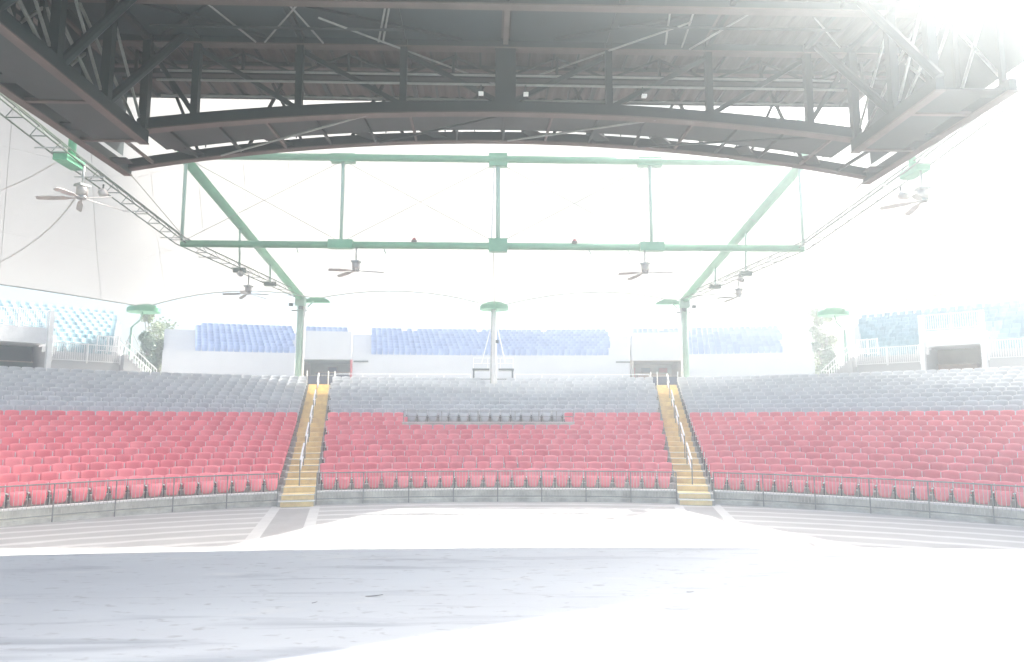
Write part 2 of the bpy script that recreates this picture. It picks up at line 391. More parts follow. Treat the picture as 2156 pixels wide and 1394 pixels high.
fB = cross_angle(C1, R1 - .2, AHALF + .03)
fence(C0, R0 - .2, -fA, fA, 'grey steel picket fence along the middle block between both stairs', 8)
fence(C1, R1 - .2, fB, fB + R(5.33 * 9), 'grey steel picket fence curving along the right seating block', 9)
fence(C1, R1 - .2, -fB - R(5.33 * 9), -fB, 'dark steel picket fence curving along the left seating block', 9)

# ------------------------------------------------------------------ seats
def shell(profile, widths, thick, nx=7, bow=.03, arch=0):
    """a moulded sheet: profile = (y, z) points bottom to top, widths per point; bowed back in the middle, closed"""
    m = MB(); k = len(profile); F, B = [], []; zlo, zhi = profile[0][1], max(q[1] for q in profile)
    for (y, z), w in zip(profile, widths):
        for i in range(nx):
            u = -1 + 2 * i / (nx - 1)
            dz = arch * u * u * max(0, (z - zlo) / (zhi - zlo) * 2 - 1)
            F.append((u * w / 2, y + bow * (1 - u * u), z - dz)); B.append((u * w / 2, y + bow * (1 - u * u) + thick, z - .004 - dz))
    n = k * nx
    fs = []
    for r_ in range(k - 1):
        for i in range(nx - 1):
            a = r_ * nx + i
            fs.append((a, a + 1, a + nx + 1, a + nx)); fs.append((n + a, n + a + nx, n + a + nx + 1, n + a + 1))
    edge = [i for i in range(nx)] + [r_ * nx + nx - 1 for r_ in range(1, k)] + [(k - 1) * nx + i for i in range(nx - 2, -1, -1)] + [r_ * nx for r_ in range(k - 2, 0, -1)]
    for a, b in zip(edge, edge[1:] + edge[:1]): fs.append((b, a, n + a, n + b))
    return m.add(F + B, fs)
# seat faces -Y (towards the stage): y grows away from the stage
def seat_back(): return shell([(.12, .34), (.15, .50), (.165, .62), (.18, .71), (.205, .762), (.25, .77), (.285, .745)], [.45, .485, .495, .495, .485, .455, .42], .014, 9, .055, .026)
def seat_pan(): return shell([(-.005, .085), (-.02, .13), (-.03, .26), (-.01, .40), (.03, .485), (.075, .50)], [.22, .33, .40, .43, .44, .42], .03, 7, -.03)
def seat_frame():
    m = MB()
    for sx_ in (-.262,):
        m.beam((sx_, .06, 0), (sx_, .06, .40), .03, .07)
        m.beam((sx_, -.06, .012), (sx_, .20, .012), .05, .024)
        m.beam((sx_, .06, .40), (sx_, .2, .46), .03, .05)
    m.beam((-.262, .07, .30), (.262, .07, .30), .03, .03)
    return m
def seat_arm_and_glint(): return MB().beam((-.271, .19, .40), (-.271, .215, .70), .022, .03).beam((-.262, -.04, .44), (-.262, .18, .455), .045, .026)  # arm plus a pale upright strip added for the glints between backs
def simple_back(): return shell([(.06, .10), (.10, .42), (.18, .68), (.21, .735), (.25, .74)], [.36, .42, .43, .42, .38], .03, 5, .05, .03)
PROTO = {}
def proto(kind, colour, label):
    o = thing(kind, (0, 0, -50), label, 'seat')
    seat_back().build('backrest', M[colour], None, True).parent = o
    seat_pan().build('seat_pan', M[colour], None, True).parent = o
    seat_frame().build('leg_frame', M['iron'], None).parent = o
    seat_arm_and_glint().build('armrest_and_glint', M['armrest_and_glint'], None).parent = o
    return o
BLK = {0: 'middle', -1: 'left', 1: 'right'}
ROWS = {}
def lower_seats():
    out = []
    pitch = .542
    rows_red = ['front'] + [nth(i) for i in range(2, 40)]
    for n in range(NROW):
        z = tread(n)
        for blk, c, r0 in ((0, C0, R0), (-1, C1, R1), (1, C1, R1)):
            r = r0 + .22 + n * DEP + .42
            if blk == 0:
                t = cross_angle(c, r, -AHALF - .02) - .0; k = int(2 * t * r / pitch); t0 = -k * pitch / r / 2 + pitch / r / 2
                ts = [t0 + i * pitch / r for i in range(k)]
            else:
                t = cross_angle(c, r, AHALF + .02) + pitch / r * .55
                ts = [blk * (t + i * pitch / r) for i in range(60) if t + i * pitch / r < R(76)]
            for i, a in enumerate(ts):
                p = (c.x + r * math.sin(a), c.y + r * math.cos(a), z)
                if blk == 0 and 9 <= n < 12 and -4.35 < p[0] < 3.75: continue      # wheelchair platform
                if blk == 0 and n >= NROW - 2 and abs(p[0]) < .55: continue          # mast stands here
                if not in_frame((p[0], p[1], z + .5), .10): continue
                grey = n >= NRED
                rn = n - NRED if grey else n
                e = k - i if blk == 0 and i >= k / 2 else i + 1
                if blk == 0: where = f'{nth(e)} seat from the {"right" if i >= k / 2 else "left"} stair'
                else: where = f'{nth(e)} seat from the stair'
                lab = f'{"grey" if grey else "red"} tip-up seat, {rows_red[rn]} {"grey" if grey else "red"} row of {BLK[blk]} block, {where}'
                out.append((grey, p, -a, lab, in_frame((p[0], p[1], z + .5), 0)))
    return out
def join_copies(pieces, places):
    """one MB holding transformed copies of pieces"""
    V, Fc = [], []
    base_v = np.concatenate([np.array(p.v) for p in pieces]); off = 0; base_f = []
    for p in pieces: base_f += [tuple(i + off for i in f) for f in p.f]; off += len(p.v)
    m = MB(); k = len(base_v)
    for j, (p, a) in enumerate(places):
        ca, sa = math.cos(a), math.sin(a)
        w = np.empty_like(base_v)
        w[:, 0] = base_v[:, 0] * ca - base_v[:, 1] * sa + p[0]; w[:, 1] = base_v[:, 0] * sa + base_v[:, 1] * ca + p[1]; w[:, 2] = base_v[:, 2] + p[2]
        m.v.extend(map(tuple, w.tolist())); m.f.extend([tuple(i + j * k for i in f) for f in base_f])
    return m
def mass_object(name, pieces_by_mat, places):
    """the rest of a kind as ONE stuff object with several materials"""
    ms = []; V = []; Fc = []; mi = []
    for idx, (mm, pieces) in enumerate(pieces_by_mat):
        j = join_copies(pieces, places); k = len(V); V += j.v; Fc += [tuple(i + k for i in f) for f in j.f]; mi += [idx] * len(j.f)
    me = bpy.data.meshes.new(name); me.from_pydata(V, [], Fc)
    for mm, _ in pieces_by_mat: me.materials.append(mm)
    me.polygons.foreach_set('material_index', mi); me.update()
    o = bpy.data.objects.new(name, me); col.objects.link(o)
    return tag(o, kind='stuff')
seats = lower_seats()
for grey, name, colour in ((False, 'red_seat', 'red'), (True, 'grey_seat', 'grey')):
    mine = [q for q in seats if q[0] == grey]
    mine.sort(key=lambda q: (not q[4], (Vector(q[1]) - cam.location).length))
    one, rest = mine[:300], mine[300:]
    src = proto(name, colour, one[0][3])
    for i, (_, p, a, lab, _v) in enumerate(one):
        if i == 0: o = src; o.location = p; o.rotation_euler = (0, 0, a)
        else: o = copy_tree(src, p, a)
        o['label'] = lab; o['group'] = f'{colour} tip-up seats of the lower bowl'
    mo = mass_object(f'{colour}_seating', [(M[colour], [seat_back(), seat_pan()]), (M['iron'], [seat_frame()]), (M['armrest_and_glint'], [seat_arm_and_glint()])], [(p, a) for _, p, a, _, _ in rest])
    mo['label'] = f'remaining rows of {colour} tip-up seats further up the lower bowl'

# wheelchair platform in the middle block
wz = tread(8) + .50
o = thing('viewing_platform', (-.35, C0.y + R0 + 9.2, wz), 'pale concrete viewing platform with steel rail among the red seats', 'platform')
def arc_box(m, x0, x1, ra, rb, z0, z1, k=14):
    q = []
    for r, z in ((ra, z0), (ra, z1), (rb, z1), (rb, z0)):
        q.append([(x, C0.y + math.sqrt(r * r - x * x), z) for x in [x0 + (x1 - x0) * i / k for i in range(k + 1)]])
    for A, B in zip(q, q[1:] + q[:1]): m.strip(A, B)
    for i in (0, k): m.quad(q[0][i], q[1][i], q[2][i], q[3][i])
    return m
rr = R0 + .22 + 8.98 * DEP
arc_box(MB(), -4.45, 3.8, rr, rr + 3.0 * DEP, 0, wz + .36).build('slab', M['curb'], o)
arc_box(MB(), -4.47, 3.82, rr - .025, rr + .05, wz + .362, wz + .40).build('edge_trim', M['trim'], o)
arc_box(MB(), -4.47, 3.82, rr - .03, rr - .003, wz + .13, wz + .19).build('edge_trim', M['trim'], o)
px_ = [-4.4, -2.6, -.85, .95, 2.1, 2.95, 3.75]
ptw = lambda x, z: (x, C0.y + math.sqrt((rr + .12) ** 2 - x * x), z)
for x in px_: MB().tube(ptw(x, wz + .2), ptw(x, wz + .2 + .72), .022, 8).build('post', M['galv'], o)
for h in (.72, .45): MB().path([ptw(-4.4 + 8.15 * i / 16, wz + .2 + h) for i in range(17)], .018, 6).build('rail', M['galv'], o)

# ------------------------------------------------------------------ walkway and upper stands
WZ = 5.15
structure('walkway', MB().prism([(-60, 30), (-44, 30), (-25.5, 36.5), (-23.5, 40.5), (-18, 45.9), (-11.5, 46.7), (0, 46.7), (11.5, 46.7), (18, 45.9), (23.5, 40.5), (25.5, 36.5), (44, 30), (60, 30), (60, 80), (-60, 80)], WZ - 1.2, WZ), M['walk'])
CU = Vector((0, -27)); RU = 85.0
def up(x, r, z): return (x, CU.y + math.sqrt(r * r - x * x), z)
def arc_solid(m, x0, x1, ra, rb, z0, z1, k=8):
    q = [[up(x0 + (x1 - x0) * i / k, r, z) for i in range(k + 1)] for r, z in ((ra, z0), (ra, z1), (rb, z1), (rb, z0))]
    for A, B in zip(q, q[1:] + q[:1]): m.strip(A, B)
    for i in (0, k): m.quad(q[0][i], q[1][i], q[2][i], q[3][i])
    return m
UZ, URISE, UDEP = 8.15, .305, .75
def upper_terrace(x0, x1, first, rows, ra=None):
    m = MB()
    for n in range(first, rows):
        f = (58.4 + n * UDEP) / 58.4; e = .004
        arc_solid(m, x0 * f + e, x1 * f - e, RU + .25 + n * UDEP, RU + .25 + (n + 1) * UDEP - .003, WZ, UZ + n * URISE)
    return m
blue = []
def blue_rows(x0, x1, first, rows, where):
    pitch = .452
    for n in range(first, rows):
        f = (58.4 + n * UDEP) / 58.4; k = int((x1 - x0) * f / pitch)
        r = RU + .25 + n * UDEP + .35
        for i in range(k):
            x = x0 * f + pitch * (i + .5)
            if n == rows - 1 and random.random() < .06: continue
            p = up(x, r, UZ + n * URISE); a = -math.asin(x / r)
            blue.append((p, a, n - first, i, where))
def upper_stand(label, x0, x1, seats_x0, seats_x1, first, vom=False, skew=0):
    o = thing('upper_stand', up((x0 + x1) / 2, RU, WZ), label, 'grandstand', 'white upper stands with blue seats')
    m = MB()
    zt = UZ + first * URISE
    ra = RU + first * UDEP
    if vom: arc_solid(m, x0, x1, RU - .001, RU + .25, 7.82, zt + .1)
    else: arc_solid(m, x0, x1, RU, RU + .245, WZ, zt + .12)
    m.build('front_wall', M['white_wall'], o)
    upper_terrace(x0, x1, 0 if not vom else first, 9).build('terrace', M['white_wall'], o) if not vom else None
    if vom:
        t = MB()
        for n in range(first, 9): arc_solid(t, x0 * (58.4 + n * UDEP) / 58.4 + .004, x1 * (58.4 + n * UDEP) / 58.4 - .004, RU + .25 + n * UDEP, RU + .25 + (n + 1) * UDEP - .003, 8.0, UZ + n * URISE)
        t.build('terrace', M['white_wall'], o)
    arc_solid(MB(), x0 * 1.115 + .004, x1 * 1.115 - .004, RU + .25 + 9 * UDEP, RU + .45 + 9 * UDEP, WZ, UZ + 9 * URISE - .25).build('back_wall', M['white_wall'], o)
    return o
st = upper_stand('wide white middle upper stand with blue seats above plain wall', -11.3, 11.1, -9.9, 9.6, 0)
blue_rows(-9.9, 9.7, 0, 9, 'middle upper stand')
for s in (-1, 1):
    w = 'left' if s < 0 else 'right'
    xs = sorted((s * 15.6, s * 11.33))
    v = upper_stand(f'short white {w} upper stand over the {"dark" if s < 0 else "reddish"} concourse opening', xs[0], xs[1], 0, 0, 5 if False else 6, True)
    xr = sorted((s * 15.45, s * 11.5)); blue_rows(xr[0], xr[1], 6, 9, f'{w} stand over the opening')
    xs = sorted((s * 24.9, s * 15.63))
    v = upper_stand(f'white {w} outer upper stand with blue seats above plain sloping wall', xs[0], xs[1], 0, 0, 0)
    xr = sorted((s * 23.0, s * 15.75)); blue_rows(xr[0], xr[1], 0, 9, f'{w} outer upper stand')
    # end ramp wall on the outer side
    e = MB(); x = s * 27.33
    for k in range(1):
        a, b = up(s * 25.2, RU, 0), up(s * 27.3, RU + 7.2, 0)
    # concourse opening interior
    o = thing('concourse_room', up(s * 13.46, RU + .3, WZ), f'{"dim green" if s < 0 else "beige and red"} concourse room seen through the {w} opening', 'room', 'rooms behind the concourse openings')
    x0, x1 = sorted((s * 15.55, s * 11.38)); y0 = up(s * 13.4, RU, 0)[1] + .35
    MB().box(x0, x1, y0 + 4.0, y0 + 4.1, WZ, 7.8).build('back_wall', M['grey_room'] if s < 0 else M['beige'], o)
    MB().box(x0 - .15, x0, y0 - .2, y0 + 4, WZ, 7.8).build('side_wall', M['beige'], o)
    MB().box(x1, x1 + .15, y0 - .2, y0 + 4, WZ, 7.8).build('side_wall', M['redpanel' if s < 0 else 'beige'], o)
    MB().box(x0, x1, y0 + .0, y0 + 4, 7.8, 7.9).build('ceiling', M['grey_room'] if s < 0 else M['beige'], o)
    k = thing('serving_counter', (s * 13.4, y0 + 2.5, WZ), f'{"dark" if s < 0 else "brown"} serving counter standing inside the {w} concourse room', 'counter', 'counters in the concourse rooms')
    MB().box(x0 + .9, x1 - .6, y0 + 2.2, y0 + 2.9, WZ, WZ + 1.75).build('body', M['navy'] if s < 0 else M['brown'], k)
    MB().box(x0 + .8, x1 - .5, y0 + 2.1, y0 + 3.0, WZ + 1.753, WZ + 1.83).build('top', M['beige'], k)
    for j, (dx, cc) in enumerate(((.6, 'redpanel'), (1.9, 'navy'), (3.4, 'redpanel'))):
        if s < 0 and j != 1: continue
        q = thing('wall_poster', (x0 + dx, y0 + 3.95, 6.9), f'{["red","blue","dark red"][j]} panel on the back wall of the {w} concourse room', 'panel', 'panels in the concourse rooms')
        MB().box(x0 + dx - .35, x0 + dx + .35, y0 + 3.93, y0 + 3.985, 6.35, 7.5).build('board', M[cc], q)
        MB().box(x0 + dx - .39, x0 + dx + .39, y0 + 3.988, y0 + 3.997, 6.31, 7.54).build('frame', M['brown'], q)
    # wall lamp bar next to the opening
    q = thing('wall_light', (s * 10.55, up(10.5, RU, 0)[1] - .1, 7.75), f'slim dark wall light on the middle stand beside the {w} opening', 'wall light', 'slim wall lights')
    yb = up(10.5, RU, 0)[1]
    MB().box(s * 10.55 - .58, s * 10.55 + .58, yb - .13, yb - .05, 7.62, 7.74).build('housing', M['iron'], q)
    MB().box(s * 10.55 - .5, s * 10.55 + .5, yb - .05, yb + .01, 7.66, 7.7).build('bracket', M['white_metal'], q)

# walkway railing in front of the upper wall
for a, b, lab in ((-11.0, -1.6, 'thin pale walkway railing between left stair and middle mast'), (1.5, 11.0, 'thin pale walkway railing between middle mast and right stair')):
    y = 50.0
    o = thing('walkway_railing', ((a + b) / 2, y, WZ), lab, 'railing', 'thin railings behind the grey seats')
    for z in (WZ + .6, WZ + 1.05): MB().tube((a, y, z), (b, y, z), .022, 6).build('rail', M['white_metal'], o)
    for i in range(6):
        x = a + (b - a) * i / 5; MB().tube((x, y, WZ), (x, y, WZ + 1.05), .025, 6).build('post', M['white_metal'], o)

# blue seats
rowname = ['lowest'] + [nth(i) for i in range(2, 12)]
blue.sort(key=lambda q: (Vector(q[0]) - cam.location).length)
vis = [q for q in blue]
bp = simple_back()
first = None
for j, (p, a, n, i, where) in enumerate(vis[:300]):
    if first is None:
        first = bp.build('blue_seat', M['blue'], None, False); ob = first
    else: ob = first.copy(); col.objects.link(ob)
    ob.location = p; ob.rotation_euler = (0, 0, a)
    tag(ob, f'blue seat, {rowname[n]} row up of the {where}, {nth(i + 1)} from its left end', 'seat', 'blue seats of the upper stands')
mo = mass_object('blue_seating', [(M['blue'], [simple_back()])], [(p, a) for p, a, *_ in vis[300:]])
mo['label'] = 'remaining blue seats of the upper stands'

# ------------------------------------------------------------------ side stands with teal seats
def side_stand(s):
    w = 'left' if s < 0 else 'right'
    base = Vector((s * 21.5, 45.0)); along = Vector((s * -1, 1)).normalized() * -1; back = Vector((s * 1, 1)).normalized()
    ang = math.atan2(back.y, back.x) - math.pi / 2
    def T(u, v, z):
        p = base + along * u + back * v; return (p.x, p.y, z)
    o = thing('side_stand', T(6, 0, WZ), f'white {w} side stand with teal seats and white railings', 'grandstand', 'white side stands with teal seats')
    Z0, RS, DP, N = 6.85, .33, .72, 10
    v0, v1 = (5.6, 8.4)
    ustart = lambda v: max(0, 1.94 - .32 * v)
    m = MB()
    def tbox(m, u0, u1, va, vb, z0, z1):
        q = [T(u0, va, z0), T(u1, va, z0), T(u1, vb, z0), T(u0, vb, z0)]
        return m.add(q + [(x, y, z1) for x, y, _ in q], [(0, 1, 2, 3), (7, 6, 5, 4), (0, 4, 5, 1), (1, 5, 6, 2), (2, 6, 7, 3), (3, 7, 4, 0)])
    L = 15.0
    for n in range(N):
        if n < 4:
            tbox(m, ustart(n * DP) - .25, v0 - .003, n * DP, (n + 1) * DP - .003, WZ, Z0 + n * RS); tbox(m, v1 + .003, L, n * DP, (n + 1) * DP - .003, WZ, Z0 + n * RS)
        else: tbox(m, ustart(n * DP) - .25, L, n * DP, (n + 1) * DP - .003, WZ, Z0 + n * RS)
    m.build('terrace', M['white_wall'], o)
    # vomitory: opening with a balcony wall and railing over it
    b = MB(); tbox(b, v0, v1, 0, 2.85, 7.28, 8.2); b.build('balcony_slab', M['white_metal'], o)
    sw = MB(); tbox(sw, v0 - .25, v0 - .004, -.35, -.004, WZ, 9.15); sw.build('pier', M['white_metal'], o)
    sw = MB(); tbox(sw, v1 + .004, v1 + .25, -.35, -.004, WZ, 9.15); sw.build('pier', M['white_metal'], o)
    rm = MB(); tbox(rm, v0 + .01, v1 - .01, 2.7, 2.85, WZ, 7.275); rm.build('opening_back', M['dark_room'] if s < 0 else M['beige'], o)
    cn = thing('kiosk_counter', T((v0 + v1) / 2, 1.6, WZ), f'{"dark green" if s < 0 else "beige"} counter inside the opening under the {w} side stand', 'counter', 'counters under the side stands')
    cb = MB(); tbox(cb, v0 + .3, v1 - .5, 1.2, 1.9, WZ, WZ + 1.1); cb.build('body', M['dark_room'] if s < 0 else M['brown'], cn)
    cb = MB(); tbox(cb, v0 + .25, v1 - .45, 1.15, 1.95, WZ + 1.103, WZ + 1.16); cb.build('top', M['beige'], cn)
    def railing(u0, u1, v, z, h, label, vv=None):
        vb = v if vv is None else vv
        r_ = thing('white_railing', T((u0 + u1) / 2, v, z), label, 'railing', 'white picket railings of the side stands')
        A = lambda t, zz: T(u0 + (u1 - u0) * t, v + (vb - v) * t, zz)
        k = max(2, int(abs(u1 - u0) / .115))
        MB().beam(A(0, z + h), A(1, z + h), .05, .06).build('top_rail', M['white_metal'], r_)
        MB().beam(A(0, z + .08), A(1, z + .08), .04, .05).build('bottom_rail', M['white_metal'], r_)
        pk = MB()
        for i in range(1, k): pk.beam(A(i / k, z + .08), A(i / k, z + h), .025, .025)
        pk.build('picket_panel', M['white_metal'], r_)
        for t in (0, .5, 1): MB().beam(A(t, z - .05), A(t, z + h + .05), .07, .07).build('post', M['white_metal'], r_)
    railing(v0, v1, .02, 8.2, .95, f'white picket railing on the balcony over the {w} stand opening')
    railing(1.7, v0 - .3, -.10, 6.35, 1.05, f'white picket railing along the foot of the {w} side stand near the lamp mast')
    railing(v1 + .3, L, -.10, 6.35, 1.05, f'white picket railing along the foot of the {w} side stand beyond its opening')
    railing(1.75, 2.9, .25, 7.05, .95, f'short white railing on the end landing of the {w} side stand')
    # ramp wall and sloping stair rail at the inner end
    rw = thing('access_stair', T(0, 0, WZ), f'white access stair descending at the inner end of the {w} side stand', 'stair', 'access stairs of the side stands')
    ms = MB()
    for i in range(7): tbox(ms, -.25 + i * .27, -.25 + (i + 1) * .27 - .003, -.6, .3, WZ, WZ + .25 + i * .25)
    ms.build('steps', M['white_wall'], rw)
    for vv in (-.64, .34):
        pk = MB()
        a, b_ = T(-.25, vv, WZ + .95), T(1.62, vv, WZ + 2.6)
        MB().beam(a, b_, .05, .06).build('top_rail', M['white_metal'], rw)
        for i in range(13):
            t = i / 12; p = Vector(a).lerp(Vector(b_), t); pk.beam((p.x, p.y, p.z - .95), p, .025, .025)
        pk.build('picket_panel', M['white_metal'], rw)
    seats_ = []
    pitch = .5
    for n in range(N):
        for i in range(int(L / pitch)):
            u = pitch * (i + .5)
            if n < 4 and v0 - .45 < u < v1 + .45: continue
            if u < ustart(n * DP + .3) + .15: continue
            p = T(u, n * DP + .3, Z0 + n * RS)
            if in_frame((p[0], p[1], p[2] + .5), .03): seats_.append((p, ang, n, i))
    first = None
    for (p, a, n, i) in seats_:
        if first is None: first = simple_back().build('teal_seat', M['teal'], None); ob = first
        else: ob = first.copy(); col.objects.link(ob)
        ob.location = p; ob.rotation_euler = (0, 0, a)
        tag(ob, f'teal seat, {rowname[n]} row up of the {w} side stand, {nth(i + 1)} from its inner end', 'seat', f'teal seats of the {w} side stand')
    return len(seats_)
n_teal = side_stand(-1) + side_stand(1)
print('teal', n_teal, 'lower', len(seats), 'blue', len(blue))

# ------------------------------------------------------------------ tent
OUTER = [(-36, 6, 9.3), (-33.5, 26, 9.6), (-22.2, 45.6, 10.15), (-11.5, 46.1, 10.85), (0, 46.3, 10.35), (11.7, 46.1, 10.85), (22.5, 45.6, 10.15), (33.8, 26, 9.6), (36, 6, 9.3)]
INNER = [(-19, 5, 14.6), (-18.5, 17, 15.0), (-15.4, 27.5, 18.0), (-8, 28.2, 19.2), (6.5, 28.6, 19.8), (9.5, 36, 20.0), (17.5, 34, 17.6), (19.5, 20, 14.6), (19.5, 5, 14.4)]  # unseen inner edge, bent to shade the left pit and let sun on the middle
SUB, VN = 10, 14
def tent_pt(u, v):
    i = min(int(u), len(OUTER) - 2); t = u - i
    o_ = Vector(OUTER[i]).lerp(Vector(OUTER[i + 1]), t); n_ = Vector(INNER[i]).lerp(Vector(INNER[i + 1]), t)
    b = 4 * t * (1 - t)
    inw = (n_ - o_); inw.z = 0; inw.normalize()
    span = (Vector(OUTER[i + 1]) - Vector(OUTER[i])).length
    o_ = o_ + inw * b * span * .07; o_.z += b * (.62 if span < 13 else .0)
    p = o_.lerp(n_, v)
    p.z -= 1.15 * math.sin(math.pi * v) * (1 - .25 * b)
    return p
to = thing('tent_canopy', (0, 36, 5), 'huge white tensile canopy stretched over the seating bowl', 'canopy')
tm = MB(); nu = (len(OUTER) - 1) * SUB
g = [[tent_pt(i / SUB, j / VN) for j in range(VN + 1)] for i in range(nu + 1)]
tm.add([p for r_ in g for p in r_], [(i * (VN + 1) + j, (i + 1) * (VN + 1) + j, (i + 1) * (VN + 1) + j + 1, i * (VN + 1) + j + 1) for i in range(nu) for j in range(VN)])
tm.build('membrane', M['tent'], to, True)
def seam(uv0, uv1, w, m):
    k = 16; P_ = [tent_pt(uv0[0] + (uv1[0] - uv0[0]) * i / k, uv0[1] + (uv1[1] - uv0[1]) * i / k) - Vector((0, 0, .06)) for i in range(k + 1)]
    sd = (P_[-1] - P_[0]).cross(Vector((0, 0, 1))).normalized() * (w / 2)
    MB().strip([q_ - sd for q_ in P_], [q_ + sd for q_ in P_]).build('seam', m, to)
for a, b in (((1.6, .12), (1.86, .64)), ((1.6, .51), (1.80, .70)), ((6.56, .44), (6.36, .66)), ((6.5, .05), (6.26, .56))): seam(a, b, .06, M['seam'])
for i in range(5, 59):
    if i % 2: seam((i / 8, .01), (i / 8, .99), .022, M['thin_seam'])
for v in (.34, .67):
    for i in range(1, 7): seam((i + .02, v), (i + .98, v), .03, M['thin_seam'])
ec = MB(); ec.path([tent_pt(i / SUB, 0) for i in range(nu + 1)], .045, 5); ec.build('edge_cable', M['cable'], to)

# ------------------------------------------------------------------ tent frame
CH = Vector((12.35, 45.3, 10.75))       # column head
CR_LO, CR_HI = Vector((14.2, 31.8, 10.85)), Vector((14.3, 31.6, 14.9))
NR = Vector((13.8, 22.4, 11.2)); NR2 = Vector((13.5, 15.5, 11.6))
def sgn(v, s): return Vector((s * v.x, v.y, v.z))
# cross truss
o = thing('cross_truss', (0, 31.7, 10.8), 'long green tubular truss spanning across above the seating', 'truss')
MB().tube(sgn(CR_LO, -1), CR_LO, .16, 14).build('bottom_chord', M['green'], o, True)
MB().tube(sgn(CR_HI, -1), CR_HI, .165, 14).build('top_chord', M['green'], o, True)
for i, x in enumerate((-14.15, -7.05, 0.05, 7.1, 14.15)):
    MB().tube((x, 31.7, 10.9), (x, 31.65, 14.85), .075 if i != 2 else .1, 10).build('hanger', M['mint'], o, True)
    for z, q in ((10.85, .2), (14.88, .24)):
        if i in (0, 4): continue
        MB().box(x - .55 if i != 2 else x - .42, x + .55 if i != 2 else x + .42, 31.5, 31.85, z - (.2 if i != 2 else .3), z + (.19 if i != 2 else .3)).build('gusset', M['green'], o)
for a, b in ((-14.1, -7.05), (-7.05, 0.05), (0.05, 7.1), (7.1, 14.1)):
    MB().tube((a, 31.72, 10.95), (b, 31.72, 14.8), .012, 5).build('brace_cable', M['cable'], o)
    MB().tube((a, 31.76, 14.8), (b, 31.76, 10.95), .012, 5).build('brace_cable', M['cable'], o)
MB().tube((-.25, 31.6, 10.9), (-.12, 31.6, 14.8), .03, 6).build('conduit', M['white_metal'], o)
for x in (-9.0, -5.1, 4.2, 6.0, 9.3):
    MB().tube((x, 31.62, 10.64), (x + .1, 31.55, 10.4), .02, 6).build('stub', M['mint'], o)
MB().path([(-.15, 31.6, 10.7), (0, 45, 10.3)], .018, 6).build('stay_cable', M['cable'], o)
for x in (-3.75, 3.55):
    q = thing('alarm_lamp', (x, 31.66, 11.0), f'small reddish round lamp on the {"left" if x < 0 else "right"} half of the lower truss tube', 'lamp', 'reddish lamps on the truss')
    MB().tube((x, 31.66, 10.98), (x, 31.66, 11.06), .13, 12).build('base', M['flange'], q)
    MB().tube((x, 31.66, 11.06), (x, 31.66, 11.17), .11, 12, .05).build('lens', M['redpanel'], q, True)

